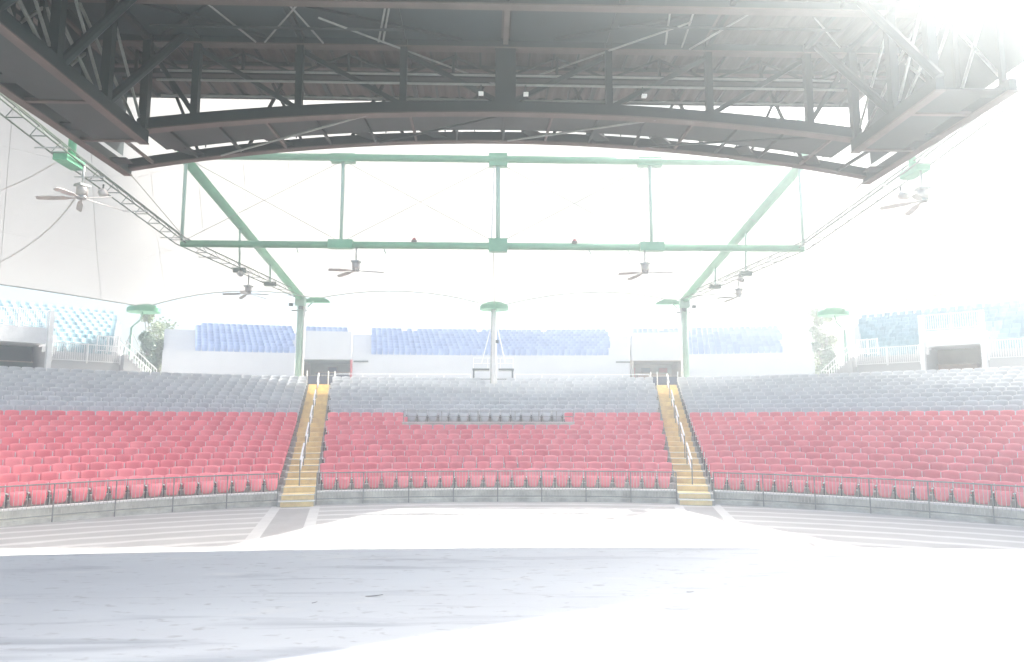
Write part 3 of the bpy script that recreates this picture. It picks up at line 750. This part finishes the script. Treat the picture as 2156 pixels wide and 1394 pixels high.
for s in (-1, 1):
    w = 'left' if s < 0 else 'right'
    # column
    c = thing('column', (s * CH.x, CH.y, WZ - .2), f'tall pale green {w} column carrying the canopy frame behind the grey seats', 'column', 'pale green columns')
    MB().tube((s * CH.x, CH.y, 4.4), (s * CH.x, CH.y, 10.3), .19, 14).build('shaft', M['mint'], c, True)
    MB().tube((s * (CH.x - .27), CH.y - .02, 4.4), (s * (CH.x - .27), CH.y - .02, 10.2), .075, 10).build('downpipe', M['white_metal'], c, True)
    MB().box(s * CH.x - .3, s * CH.x + .3, CH.y - .25, CH.y + .25, 10.2, 10.78).build('head', M['mint'], c)
    MB().box(s * CH.x - .55, s * CH.x + .42, CH.y - .06, CH.y + .06, 9.88, 9.97).build('cross_arm', M['galv'], c)
    hp = MB(); xc = s * (CH.x - .95)
    hp.add([(xc + .75 * math.cos(t), CH.y + .4, 10.35 + .0 * t) for t in [math.pi * i / 10 for i in range(11)]] , [])
    pl = [(xc + .85 * math.cos(math.pi * i / 14), .34 * math.sin(math.pi * i / 14)) for i in range(15)]
    d = MB(); k = len(pl)
    d.add([(x, CH.y + .25, 10.5 + z) for x, z in pl] + [(x, CH.y + .55, 10.5 + z) for x, z in pl], [tuple(range(k)), tuple(range(2 * k - 1, k - 1, -1))] + [(i, k + i, k + (i + 1) % k, (i + 1) % k) for i in range(k)])
    d.build('corner_plate', M['green'], c)
    MB().tube((s * (CH.x - .45), CH.y, 10.15), (s * (CH.x - .75), CH.y + .2, 10.55), .05, 8).build('strut', M['mint'], c)
    for dx, zz in ((-.35, 10.0), (.3, 10.2)):
        q = thing('flood_light', (s * (CH.x + dx + .2), CH.y - .3, zz), f'small grey flood light on the {"inner" if dx < 0 else "outer"} side of the {w} column head', 'flood light', 'flood lights on the columns')
        MB().box(s * (CH.x + dx + .2) - .12, s * (CH.x + dx + .2) + .12, CH.y - .5, CH.y - .3, zz - .06, zz + .14).build('housing', M['iron'], q)
        MB().tube((s * (CH.x + dx + .2), CH.y - .32, zz + .1), (s * (CH.x + dx * .5), CH.y - .1, zz + .25), .02, 6).build('bracket', M['galv'], q)
    # rafter
    r_ = thing('rafter', sgn(CH, s), f'thick green {w} rafter tube sloping from column head up to the cross truss', 'rafter', 'green rafter tubes')
    MB().tube(sgn(CH, s), sgn(CR_HI, s), .235, 16).build('tube', M['green'], r_, True)
    for t in (.33, .60):
        p = sgn(CH, s).lerp(sgn(CR_HI, s), t); lo = sgn(CH, s).lerp(sgn(CR_LO, s), t)
        MB().tube(p, lo, .055, 8).build('hanger', M['mint'], r_, True)
        MB().box(lo.x - .3, lo.x + .3, lo.y - .15, lo.y + .15, lo.z - .14, lo.z + .1).build('clamp', M['tray'], r_)
    # mast above the truss corner
    m_ = thing('corner_mast', sgn(CR_HI, s), f'green {w} mast rising from the truss corner to the canopy', 'mast', 'green masts at the truss corners')
    MB().tube((s * 14.35, 31.6, 14.9), (s * 14.25, 31.4, 16.95), .2, 12).build('tube', M['green'], m_, True)
    # cable tray along the side
    t_ = thing('cable_tray', sgn(NR, s), f'dark ladder cable tray running along the {w} side of the canopy frame', 'cable tray', 'ladder cable trays')
    pts = [sgn(CH, s), sgn(CR_LO, s), sgn(NR, s), sgn(NR2, s)]
    for a, b in zip(pts, pts[1:]):
        for off, zz, rr_ in ((-.26, .0, .028), (.26, .0, .028), (.0, .34, .032), (.12, .30, .02)):
            MB().tube(a + Vector((off, 0, zz)), b + Vector((off, 0, zz)), rr_, 7).build('rail', M['tray'], t_)
        k = int((b - a).length / 1.05)
        rg = MB()
        for i in range(k):
            p = a.lerp(b, (i + .5) / k); rg.tube(p + Vector((-.26, 0, 0)), p + Vector((.26, 0, 0)), .018, 5); rg.tube(p + Vector((-.26, 0, 0)), p + Vector((0, 0, .34)), .014, 5); rg.tube(p + Vector((.26, 0, 0)), p + Vector((0, 0, .34)), .014, 5)
        rg.build('rungs', M['tray'], t_)
        for i in range(0, k, 3):
            p = a.lerp(b, (i + .9) / k); MB().tube(p + Vector((-.5, 0, -.05)), p + Vector((.5, 0, -.05)), .022, 6).build('cross_bar', M['galv'], t_)
    g_ = thing('tray_bracket', sgn(NR, s), f'green box bracket with post carrying the {w} cable tray over the side seats', 'bracket', 'green box brackets')
    MB().box(s * NR.x - .22, s * NR.x + .22, NR.y - .5, NR.y + .5, NR.z - .16, NR.z + .1).build('box', M['green'], g_)
    MB().tube((s * NR.x, NR.y + .1, NR.z), (s * NR.x, NR.y + .1, NR.z + 2.6), .12, 10).build('post', M['green'], g_, True)
    MB().path([(s * 9.45, 17.4, 9.2), (s * 14.1, 31.6, 11.2)], .014, 5).build('stay_cable', M['cable'], g_)
    # perimeter mast with round cap
    yb = 45.6; xm = s * 23.0
    p_ = thing('perimeter_mast', (xm, yb, WZ), f'pale steel mast with bent arm under a round green canopy cap, {w} side', 'mast', 'perimeter masts with green caps')
    MB().tube((xm, yb, WZ - .1), (xm, yb, 8.85), .11 if s < 0 else .17, 10, .09 if s < 0 else .1).build('shaft', M['mint'], p_, True)
    MB().path([(xm, yb, 8.85), (s * 22.5, yb, 9.3), (s * 22.35, yb, 9.85)], .055, 8).build('arm', M['mint'], p_, True)
    for dx in (-1.0, 1.0): MB().tube((xm, yb, 8.6), (xm + dx, yb + .6, 6.4), .02, 5).build('guy_cable', M['cable'], p_)
    xc = s * 22.3
    def cap(parent, xc, yc, zc, rx):
        d = MB(); n = 20
        rings = [(1.0, 0), (1.0, .26), (.86, .38), (.5, .50), (.0, .54)]
        for (qa, za), (qb, zb_) in zip(rings, rings[1:]):
            for i in range(n):
                t0, t1 = 2 * math.pi * i / n, 2 * math.pi * (i + 1) / n
                f = lambda q, z, t: (xc + rx * q * math.cos(t), yc + rx * .8 * q * math.sin(t), zc + z)
                d.quad(f(qa, za, t0), f(qa, za, t1), f(qb, zb_, t1), f(qb, zb_, t0))
        d.add([(xc + rx * math.cos(2 * math.pi * i / n), yc + rx * .8 * math.sin(2 * math.pi * i / n), zc) for i in range(n)], [tuple(range(n - 1, -1, -1))])
        d.build('cap', M['green'], parent)
    cap(p_, xc, yb, 9.8, 1.02)

# centre mast
cm = thing('centre_mast', (0, 45, tread(20)), 'white middle mast with green cap rising from the grey seats', 'mast')
MB().tube((0, 44.3, 4.7), (0.0, 45, 10.0), .2, 14, .13).build('shaft', M['white_metal'], cm, True)
MB().tube((-.19, 44.32, 4.7), (-.13, 45, 10.0), .06, 8).build('conduit', M['galv'], cm, True)
cap(cm, 0, 45.2, 10.0, .93)
for dx in (-1, 1): MB().tube((dx * .1, 44.9, 9.3), (dx * .75 - .05, 44.6, 6.5), .035, 6).build('stay', M['white_metal'], cm)
MB().box(.1, .28, 44.55, 44.8, 7.8, 8.0).build('lamp', M['iron'], cm)
pf = thing('spotlight_platform', (-.05, 45.9, WZ), 'small dark steel platform with railing around the middle mast', 'platform')
MB().box(-1.38, -.3, 45.6, 46.5, 6.16, 6.28).build('deck', M['iron'], pf); MB().box(.3, 1.28, 45.6, 46.5, 6.16, 6.28).build('deck', M['iron'], pf)
for x in (-1.3, 1.18): MB().beam((x, 45.65, 4.9), (x, 45.65, 6.16), .1, .1).build('leg', M['iron'], pf)
for x in (-1.33, -.4, .4, 1.23): MB().tube((x, 45.62, 6.28), (x, 45.62, 6.95), .018, 6).build('post', M['white_metal'], pf)
for z in (6.6, 6.95): MB().tube((-1.33, 45.62, z), (1.23, 45.62, z), .016, 6).build('rail', M['white_metal'], pf)
MB().tube((-1.3, 45.65, 5.6), (1.18, 45.65, 5.6), .03, 6).build('brace', M['iron'], pf)

# ------------------------------------------------------------------ fans
def make_fan():
    o = thing('ceiling_fan', (0, 0, 0), 'x', 'ceiling fan', 'ceiling fans hanging from the canopy frame')
    MB().tube((0, 0, 0), (0, 0, .62), .035, 8).build('rod', M['galv'], o, True)
    MB().tube((0, 0, -.36), (0, 0, 0), .17, 16).build('motor', M['fan'], o, True)
    mo_ = o.children[-1]; cp_ = MB().box(-.18, .18, -.18, .18, -.06, .02).build('motor_cap', M['galv'], None); cp_.parent = mo_
    MB().tube((0, 0, -.46), (0, 0, -.36), .13, 14, .16).build('hub', M['galv'], o, True)
    for k in range(5):
        a = 2 * math.pi * k / 5 + .45
        mt = Matrix.Rotation(a, 4, 'Z') @ Matrix.Translation((0, 0, -.42)) @ Matrix.Rotation(R(5), 4, 'Y') @ Matrix.Rotation(R(26), 4, 'X')
        b = MB(); pr = [(.12, .035), (.34, .04), (.48, .085), (.85, .095), (1.2, .085), (1.27, .055)]
        A = [mt @ Vector((x, -w, .008)) for x, w in pr]; B = [mt @ Vector((x, w, .008)) for x, w in pr]
        A2 = [mt @ Vector((x, -w, -.008)) for x, w in pr]; B2 = [mt @ Vector((x, w, -.008)) for x, w in pr]
        b.strip(A, B); b.strip(B2, A2); b.strip(A2, A); b.strip(B, B2)
        b.quad(A[0], B[0], B2[0], A2[0]); b.quad(A[-1], A2[-1], B2[-1], B[-1])
        b.build('blade', M['blade'], o)
    return o
fan = make_fan()
FANS = [((-13.35, 22.45, 10.4), 4.2, 'large grey ceiling fan nearest the stage under the left cable tray'),
        ((-13.3, 38.2, 10.15), 4.3, 'small ceiling fan under the left cable tray near the left column'),
        ((-6.33, 31.6, 10.05), 4.5, 'ceiling fan hanging from the left half of the cross truss'),
        ((6.75, 31.6, 10.05), 4.1, 'ceiling fan hanging from the right half of the cross truss'),
        ((13.4, 38.2, 10.15), 4.0, 'small ceiling fan under the right cable tray near the right column'),
        ((13.75, 22.0, 10.45), 4.75, 'large pale ceiling fan nearest the stage under the right cable tray')]
for i, (p, a, lab) in enumerate(FANS):
    f = fan if i == 0 else copy_tree(fan, p, a)
    f.location = p; f.rotation_euler = (0, 0, a); f['label'] = lab
# small round speakers hung on the trays
for x, y, z, lab in ((-13.55, 24.0, 10.65, 'grey horn lamp on the left tray beside the large fan'), (14.0, 23.6, 10.75, 'pale horn lamp on the right tray beside the large fan'),
                     (-13.2, 36.6, 10.5, 'small horn lamp on the left tray before the far fan'), (13.1, 37.2, 10.5, 'small horn lamp on the right tray before the far fan')):
    q = thing('horn_lamp', (x, y, z), lab, 'lamp', 'horn lamps on the cable trays')
    MB().tube((x, y, z), (x + .12, y - .22, z - .12), .16, 12, .11).build('horn', M['fan'], q, True)
    MB().tube((x, y, z + .05), (x, y, z + .3), .03, 6).build('bracket', M['iron'], q)

# ------------------------------------------------------------------ stage roof
ZC = EYE + 6.2          # catwalk level at the ends
ZD = EYE + 8.64         # deck underside
YI, YO = 15.3, 17.3     # inner and outer chord of the front catwalk
def arch(x, rise): return rise * max(0, 1 - (x / 9.4) ** 2) + .10
ro = thing('stage_shelter', (0, 12, ZD), 'dark steel stage roof with arched front catwalk and deep girders', 'roof')
# corrugated deck (unseen rear right corner cut away to let sun onto the stage), ribs running front to back
def deck_y0(x):
    if x > -4: return 6.6 + (x + 4) * .53
    return -6.0
xs = [-13.2 + .11 * i for i in range(209)]
dk = MB(); A, B = [], []
for i, x in enumerate(xs):
    z = ZD + (0, .045, .045, 0)[i % 4]
    A.append((x, deck_y0(x), z)); B.append((x, 18.3, z))
dk.strip(A, B); dk.strip([(x, y, z + .12) for x, y, z in A], [(x, y, z + .12) for x, y, z in B])
dk.strip(B, [(x, y, z + .12) for x, y, z in B])
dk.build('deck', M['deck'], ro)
MB().box(-13.2, 9.7, 18.305, 18.4, ZD - .06, ZD + .2).build('eave_trim', M['darksteel'], ro)
# transverse girders: web + bottom flange
for y, hgt, tw, tf in ((8.5, .2, .05, .2), (10.2, .2, .05, .2), (11.9, .2, .05, .2), (13.62, .2, .05, .22), (15.32, .2, .05, .22), (16.5, .12, .05, .13), (17.15, .14, .05, .09)):
    x1 = 9.5
    if y < 14.4: x1 = min(9.5, -4 + (y - 6.6) / .53 - .3)
    zb = ZD - hgt
    wob = MB().box(-9.5, x1, y - tw / 2, y + tw / 2, zb, ZD - .002).build('girder', M['web'], ro)
    MB().box(-9.5, x1, y - tf / 2, y + tf / 2, zb - .035, zb - .002).build('flange', M['flange'], wob)
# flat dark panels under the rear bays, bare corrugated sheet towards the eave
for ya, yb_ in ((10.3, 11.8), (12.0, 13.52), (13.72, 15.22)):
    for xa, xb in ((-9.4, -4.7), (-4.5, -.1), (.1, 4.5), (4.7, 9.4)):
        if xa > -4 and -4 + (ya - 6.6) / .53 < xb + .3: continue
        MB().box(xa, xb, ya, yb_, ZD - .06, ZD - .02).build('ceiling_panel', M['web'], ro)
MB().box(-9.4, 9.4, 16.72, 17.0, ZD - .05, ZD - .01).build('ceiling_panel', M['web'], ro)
# deep dark purlins between (run front-back)
for x in (-9.2, -6.9, -4.6, -2.3, 0.0, 2.35, 4.65, 6.95, 9.2):
    y0 = max(deck_y0(x) + .2, 4.0)
    MB().beam((x, y0, ZD - .065), (x, 18.2, ZD - .065), .1, .11).build('purlin', M['darksteel'], ro)
# tee bars and pipes under the flat panels
MB().box(-.06, .06, 13.75, 15.2, ZD - .16, ZD - .09).build('tee_bar', M['flange'], ro)
for a, b in (((-2.85, 15.1), (-2.5, 13.75)), ((-2.75, 15.1), (-2.42, 13.75)), ((-4.1, 15.2), (-4.5, 13.75)), ((3.6, 15.0), (3.4, 13.8)), ((4.0, 15.1), (3.9, 13.8)), ((4.2, 15.2), (5.1, 13.8)), ((-5.4, 15.2), (-4.3, 13.8)), ((-5.6, 15.2), (-6.2, 13.7)), ((7.6, 15.0), (6.5, 13.9))):
    MB().tube((*a, ZD - .2), (*b, ZD - .14), .022, 6).build('pipe', M['rod'], ro)
# arched catwalk chords
k = 24; ax = [-9.4 + 18.8 * i / k for i in range(k + 1)]
def arc_beam(m, x0, x1, y, w, h, rise, z0=0, k=24):
    q = [x0 + (x1 - x0) * i / k for i in range(k + 1)]
    for a, b in zip(q, q[1:]): m.beam((a, y, ZC + z0 + arch(a, rise)), (b, y, ZC + z0 + arch(b, rise)), w, h)
    return m
arc_beam(MB(), -8.1, 8.1, YI, .16, .26, .72).build('inner_chord', M['darksteel'], ro)
arc_beam(MB(), -8.1, 8.1, YI, .24, .03, .72, -.146).build('inner_flange', M['flange'], ro)
arc_beam(MB(), -9.4, 9.4, YO, .14, .22, .86).build('outer_chord', M['darksteel'], ro)
arc_beam(MB(), -9.4, 9.4, YO, .2, .03, .86, -.126).build('outer_flange', M['flange'], ro)
# soffit sheet between the chords
sf = MB(); q = [-8.1 + 16.2 * i / 24 for i in range(25)]
sf.strip([(x, YI + .1, ZC - .06 + arch(x, .72)) for x in q], [(x, YO - .62, ZC - .04 + arch(x, .82)) for x in q])
sf.strip([(x, YI + .1, ZC - .03 + arch(x, .72)) for x in q], [(x, YO - .62, ZC - .01 + arch(x, .82)) for x in q])
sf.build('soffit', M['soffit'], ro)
for i in range(17):
    x = -8.6 + 17.2 * i / 16
    MB().beam((x, YI, ZC - .1 + arch(x, .72)), (x + random.uniform(-.1, .1), YO, ZC - .09 + arch(x, .86)), .05, .07).build('cross_bar', M['flange' if i % 3 == 0 else 'darksteel'], ro)
for x in (-7.6, -5.4, -3.2, -1.6, .9, 2.5, 4.1, 6.2, 7.9):
    MB().beam((x - .35, YO - .6, ZC - .02 + arch(x, .84)), (x + .05, YO, ZC - .02 + arch(x, .86)), .3, .05).build('gusset', M['darksteel'], ro)
for a, b in ((-7, -3.1), (-3.1, .1), (.1, 3.4), (3.4, 7.3)):
    MB().tube((a, YO - .1, ZC - .14 + arch(a, .86)), (b, YI, ZC - .14 + arch(b, .72)), .025, 6).build('plan_brace', M['rod' if a in (-7, .1) else 'darksteel'], ro)
MB().path([(x, YO - .4, ZC + .62 + arch(x, .84)) for x in q], .018, 6).build('handrail', M['darksteel'], ro)
MB().path([(x, YO - .4, ZC + .34 + arch(x, .84)) for x in q], .014, 6).build('handrail', M['darksteel'], ro)
for i in range(23):
    x = -8.0 + 16 * i / 22; MB().tube((x, YO - .4, ZC + arch(x, .84)), (x, YO - .4, ZC + .62 + arch(x, .84)), .016, 6).build('handrail_post', M['darksteel'], ro)
# front truss web
PX = [-8.0, -6.9, -4.62, -2.3, 0.0, 2.35, 4.65, 6.95, 8.0]
for x in PX:
    w = .46 if x == 0 else .15
    MB().box(x - w / 2, x + w / 2, YI - .08, YI + .08, ZC + arch(x, .72) + .1, ZD - .002).build('post', M['darksteel'], ro)
for i, (a, b) in enumerate(zip(PX, PX[1:])):
    lo, hi = (b, a) if b <= 0 else (a, b)
    MB().beam((lo, YI + .1, ZC + arch(lo, .72) + .1), (hi, YI + .1, ZD - .3), .09, .1).build('diagonal', M['darksteel'], ro)
for i in range(13):
    a = -7.6 + 15.2 * i / 12; d = .75 if i % 2 else -.75
    MB().beam((a, YO - .05, ZC + arch(a, .86) + .1), (a + d, 17.2, ZD - .2), .06, .07).build('diagonal', M['darksteel'], ro)
MB().box(-9.3, 9.3, 15.9, 16.1, ZD - .62, ZD - .5).build('tie_beam', M['darksteel'], ro)
for z, y in ((ZD - .75, 15.5), (ZD - 1.05, 15.35), (ZD - 1.3, 15.6)): MB().tube((-7.8, y, z), (7.8, y, z), .028, 6).build('pipe', M['rod'], ro)
# secondary framing: light purlins, a second web truss behind the front one and hung conduits
for i in range(33):
    x = -9.3 + 18.6 * i / 32
    if abs((x + 9.2) % 2.3) < .15: continue
    MB().beam((x, 15.5, ZD - .03), (x, 18.2, ZD - .03), .05, .055).build('light_purlin', M['darksteel'], ro)
for i, x in enumerate([-8.6 + 1.23 * j for j in range(15)]):
    MB().beam((x, 16.0, ZD - .56), (x, 16.0, ZD - .01), .06, .06).build('web_post', M['darksteel'], ro)
    if i < 14: MB().beam((x, 16.02, ZD - .54) if i % 2 else (x, 16.02, ZD - .03), (x + 1.23, 16.02, ZD - .03) if i % 2 else (x + 1.23, 16.02, ZD - .54), .045, .05).build('web_diagonal', M['darksteel'], ro)
for a, b in (((-7.9, 12.0), (-4.4, 13.4)), ((-7.6, 13.4), (-4.8, 11.9)), ((-4.2, 13.9), (-1.0, 15.1)), ((1.1, 15.0), (4.2, 13.9)), ((-7.7, 13.8), (-5.2, 15.2)), ((-6.0, 13.8), (-7.6, 15.1))):
    MB().beam((*a, ZD - .12), (*b, ZD - .12), .06, .06).build('plan_brace', M['darksteel'], ro)
for y, x0_, x1_ in ((14.5, -7.6, -2.2), (14.2, 2.4, 7.2), (12.9, -7.4, 4.0)):
    MB().tube((x0_, y, ZD - .26), (x1_, y, ZD - .26), .03, 6).build('conduit', M['darksteel'], ro)
# long crossing rods under the panels
for a, b in (((-3.95, 14.1, ZD - .25), (-.24, 16.9, ZD - .25)), ((3.9, 14.0, ZD - .25), (.5, 16.7, ZD - .25))):
    MB().tube(a, b, .022, 6).build('rod', M['rod'], ro)
# side catwalks and side trusses
XI, XO = 7.95, 9.4
for s in (-1, 1):
    ys = [4.5, 6.3, 8.1, 9.9, 11.7, 13.5, YI]
    y_lo = 4.5 if s < 0 else 12.2
    MB().box(*sorted((s * XO, s * (XO - .14))), y_lo, YO + .1, ZC - .11, ZC + .11).build('side_chord', M['darksteel'], ro)
    MB().box(*sorted((s * (XO + .03), s * (XO - .17))), y_lo, YO + .1, ZC - .142, ZC - .113).build('side_flange', M['flange'], ro)
    MB().box(*sorted((s * (XI + .08), s * (XI - .08))), y_lo, YI, ZC - .12, ZC + .14).build('side_chord', M['darksteel'], ro)
    MB().box(*sorted((s * (XI + .1), s * (XI - .1))), y_lo, YI, ZC - .15, ZC - .122).build('side_flange', M['flange'], ro)
    sec = [y_lo, 7.6, 10.6, 13.3, 15.2] if s < 0 else [12.2, 13.3, 15.2]
    for a, b in zip(sec, sec[1:]):
        MB().box(*sorted((s * (XI + .12), s * (XO - .42))), a + .06, b - .06, ZC - .09, ZC - .06).build('soffit', M['soffit'], ro)
        MB().box(*sorted((s * XI, s * XO)), b - .05, b + .05, ZC - .12, ZC - .05).build('cross_bar', M['flange'], ro)
    for a in (11.2, 12.3, 14.4, 16.4):
        if a > y_lo: MB().box(*sorted((s * (XO - .5), s * (XO - .1))), a, a + .35, ZC - .06, ZC - .03).build('gusset', M['darksteel'], ro)
    pys = [6.9, 8.6, 10.3, 12.0, 13.65] if s < 0 else [12.4, 13.65]
    for y in pys + [YI - .1]:
        MB().beam((s * XI, y, ZC + .1), (s * XI, y, ZD - .1), .17, .17).build('post', M['darksteel'], ro)
        MB().beam((s * (XO - .1), y, ZC + .1), (s * (XO - .1), y, ZD - .25), .1, .1).build('post', M['darksteel'], ro)
    for a, (xb, yb2) in ((8.3, (7.3, 9.9)), (10.5, (7.3, 11.9)), (12.2, (7.3, 13.5)), (13.75, (7.2, 15.25))):
        if a > y_lo - .5: MB().tube((s * XI, a, ZC + .12), (s * xb, yb2, ZD - .04), .095, 8).build('diagonal', M['darksteel'], ro)
    for a, b in zip(pys, pys[1:] + [YI]):
        MB().beam((s * (XI + .06), a, ZD - .25), (s * (XI + .06), b, ZC + .2), .045, .045).build('counter_brace', M['galv'], ro)
        MB().beam((s * 8.7, a, ZD - .1), (s * (XI + .2), b, ZC + .25), .05, .05).build('counter_brace', M['rail'], ro)
    for a, b in zip(pys, pys[1:] + [YI]):
        MB().beam((s * (XO - .1), a, ZC + .2), (s * (XO - .1), b, ZD - .4), .05, .05).build('brace', M['galv'], ro)
        MB().beam((s * (XO - .16), b, ZC + .2), (s * (XO - .16), a, ZD - .4), .05, .05).build('brace', M['rail'], ro)
    MB().box(*sorted((s * (XI + .07), s * (XI - .07))), y_lo, 16.6, ZD - .24, ZD - .13).build('top_chord', M['darksteel'], ro)
    # outer cladding with small gaps on the left
    cl = MB(); y0, y1, z0, z1, gy = y_lo, 17.6, ZC + .45, ZD - .01, .12
    holes = []
    if s < 0:
        for hy, hz in ((13.36, 10.98), (13.39, 10.75), (13.9, 10.98), (13.98, 10.75), (14.45, 11.04), (14.49, 10.74)): holes.append((hy - .07, hy + .07, hz - .065, hz + .065))
    yb_ = sorted({y0, y1, *[h for q_ in holes for h in q_[:2]]}); zb_ = sorted({z0, z1, *[h for q_ in holes for h in q_[2:]]})
    for a, b in zip(yb_, yb_[1:]):
        for c_, d_ in zip(zb_, zb_[1:]):
            my, mz = (a + b) / 2, (c_ + d_) / 2
            if any(h[0] < my < h[1] and h[2] < mz < h[3] for h in holes): continue
            cl.quad((s * 9.6, a, c_), (s * 9.6, b, c_), (s * 9.6, b, d_), (s * 9.6, a, d_))
    cl.build('side_cladding', M['web'], ro)
# dark tank-like duct hanging over the middle and small lamps
for x in (-.55, .45, 3.1):
    q = thing('roof_lamp', (x, YI - .2, ZC + 1.05), f'small white work lamp under the stage roof {"left of" if x < 0 else "just right of" if x < 1 else "far right of"} the middle post', 'lamp', 'work lamps under the stage roof')
    MB().box(x - .055, x + .055, YI - .3, YI - .2, ZC + 1.0, ZC + 1.06).build('housing', M['white_metal'], q)
    MB().tube((x, YI - .25, ZC + 1.08), (x, YI - .1, ZC + 1.3), .02, 6).build('bracket', M['iron'], q)

# ------------------------------------------------------------------ trees
def leaf_tree(x, y, z, h, rx, label, kind='leaf', n=900, leaf=.32, name='leafy_tree'):
    o = thing(name, (x, y, z), label, 'tree', 'trees between the stands')
    rnd = random.Random(int(x * 37 + y * 11 + h * 5))
    t = MB(); t.tube((x, y, z - .3), (x + .1, y, z + h * .45), .16, 8, .09)
    cl = []
    for i in range(9):
        a = rnd.uniform(0, 6.28); rr_ = rnd.uniform(.2, .8) * rx; zz = z + h * rnd.uniform(.3, .95)
        c_ = Vector((x + rr_ * math.cos(a), y + rr_ * math.sin(a), zz)); cl.append((c_, rnd.uniform(.35, .6) * rx))
        t.tube((x + .05, y, z + h * rnd.uniform(.2, .45)), c_, .06, 5, .02)
    t.build('trunk', M['bark'], o)
    m = MB()
    for i in range(n):
        c_, q = rnd.choice(cl)
        v = Vector((rnd.gauss(0, 1), rnd.gauss(0, 1), rnd.gauss(0, .8))); v = v.normalized() * q * rnd.uniform(.4, 1.15)
        p = c_ + v; d = Vector((rnd.gauss(0, 1), rnd.gauss(0, 1), rnd.gauss(-.3, .7))).normalized(); e = d.cross(Vector((rnd.gauss(0, 1), rnd.gauss(0, 1), rnd.gauss(0, 1)))).normalized()
        l_ = leaf * rnd.uniform(.6, 1.3)
        m.add([p - d * l_ * .5, p + e * l_ * .25, p + d * l_ * .5, p - e * l_ * .25], [(0, 1, 2, 3)])
    m.build('crown', M[kind], o)
def palm(x, y, z, h, label, kind='leaf2'):
    o = thing('spiky_palm', (x, y, z), label, 'palm', 'palms between the stands')
    rnd = random.Random(int(x * 13 + h * 7))
    MB().tube((x, y, z - .3), (x, y, z + h * .5), .13, 8, .1).build('trunk', M['bark'], o)
    m = MB()
    for i in range(38):
        a = rnd.uniform(0, 6.28); el = rnd.uniform(-.3, 1.3); L = rnd.uniform(.9, 1.5)
        P = []
        for j in range(6):
            q = j / 5; P.append(Vector((x + math.cos(a) * L * q * math.cos(el), y + math.sin(a) * L * q * math.cos(el), z + h * .5 + L * q * math.sin(el) - .5 * q * q)))
        sd = Vector((-math.sin(a), math.cos(a), 0))
        m.strip([p + sd * .09 * (1 - .95 * j / 5) for j, p in enumerate(P)], [p - sd * .09 * (1 - .95 * j / 5) + Vector((0, 0, .03)) for j, p in enumerate(P)])
    m.build('fronds', M[kind], o)
for s in (-1, 1):
    w = 'left' if s < 0 else 'right'
    leaf_tree(s * 28.4, 60.0, WZ, 7.6, 1.0, f'tall narrow yellow-green tree beside the white end wall of the {w} outer upper stand', 'leaf', 3600, .27)
    leaf_tree(s * 26.7, 56.2, WZ, 4.6, .95, f'bushy green tree low in the gap beside the {w} white end wall', 'leaf2', 2600, .25)
    palm(s * 25.6, 53.6, WZ, 3.2, f'dark spiky palm at the foot of the {w} outer upper stand')
    leaf_tree(s * 31.5, 68, WZ, 7.0, 1.9, f'pale hazy tree far behind the {w} perimeter mast', 'leaf', 2200, .28)

# ------------------------------------------------------------------ small litter on the stage
for x, y, l, a, lab in ((-1.47, 7.3, .17, .05, 'dark strip of tape lying near the middle of the stage'), (1.67, 7.35, .07, -.5, 'small dark scrap lying on the right half of the stage'), (-1.99, 7.05, .05, .1, 'tiny grey scrap left of the tape strip on stage')):
    m = MB(); mt = Matrix.Translation((x, y, 1.2)) @ Matrix.Rotation(a, 4, 'Z')
    k = 5; A = [mt @ Vector((-l / 2 + l * i / k, -.012 - .004 * (i % 2), .004 + .012 * (i / k) ** 2)) for i in range(k + 1)]; B = [mt @ Vector((-l / 2 + l * i / k, .012, .004 + .012 * (i / k) ** 2)) for i in range(k + 1)]
    m.strip(A, B); o = m.build('tape_scrap', M['black']); tag(o, lab, 'scrap', 'scraps on the stage floor')

# ------------------------------------------------------------------ haze
hm = bpy.data.materials.new('haze_air'); hm.use_nodes = True; n = hm.node_tree.nodes; l = hm.node_tree.links
n.remove(n["Principled BSDF"]); pv = n.new("ShaderNodeVolumePrincipled")
pv.inputs["Color"].default_value = (.86, .95, 1, 1); pv.inputs["Density"].default_value = HAZE_DENSITY; pv.inputs["Anisotropy"].default_value = HAZE_ANISO
l.new(pv.outputs[0], n["Material Output"].inputs["Volume"])
hz = MB().box(-75, 75, -30, 110, -1.6, 24).build('haze', hm); tag(hz, kind='stuff')
# the ground inside the haze
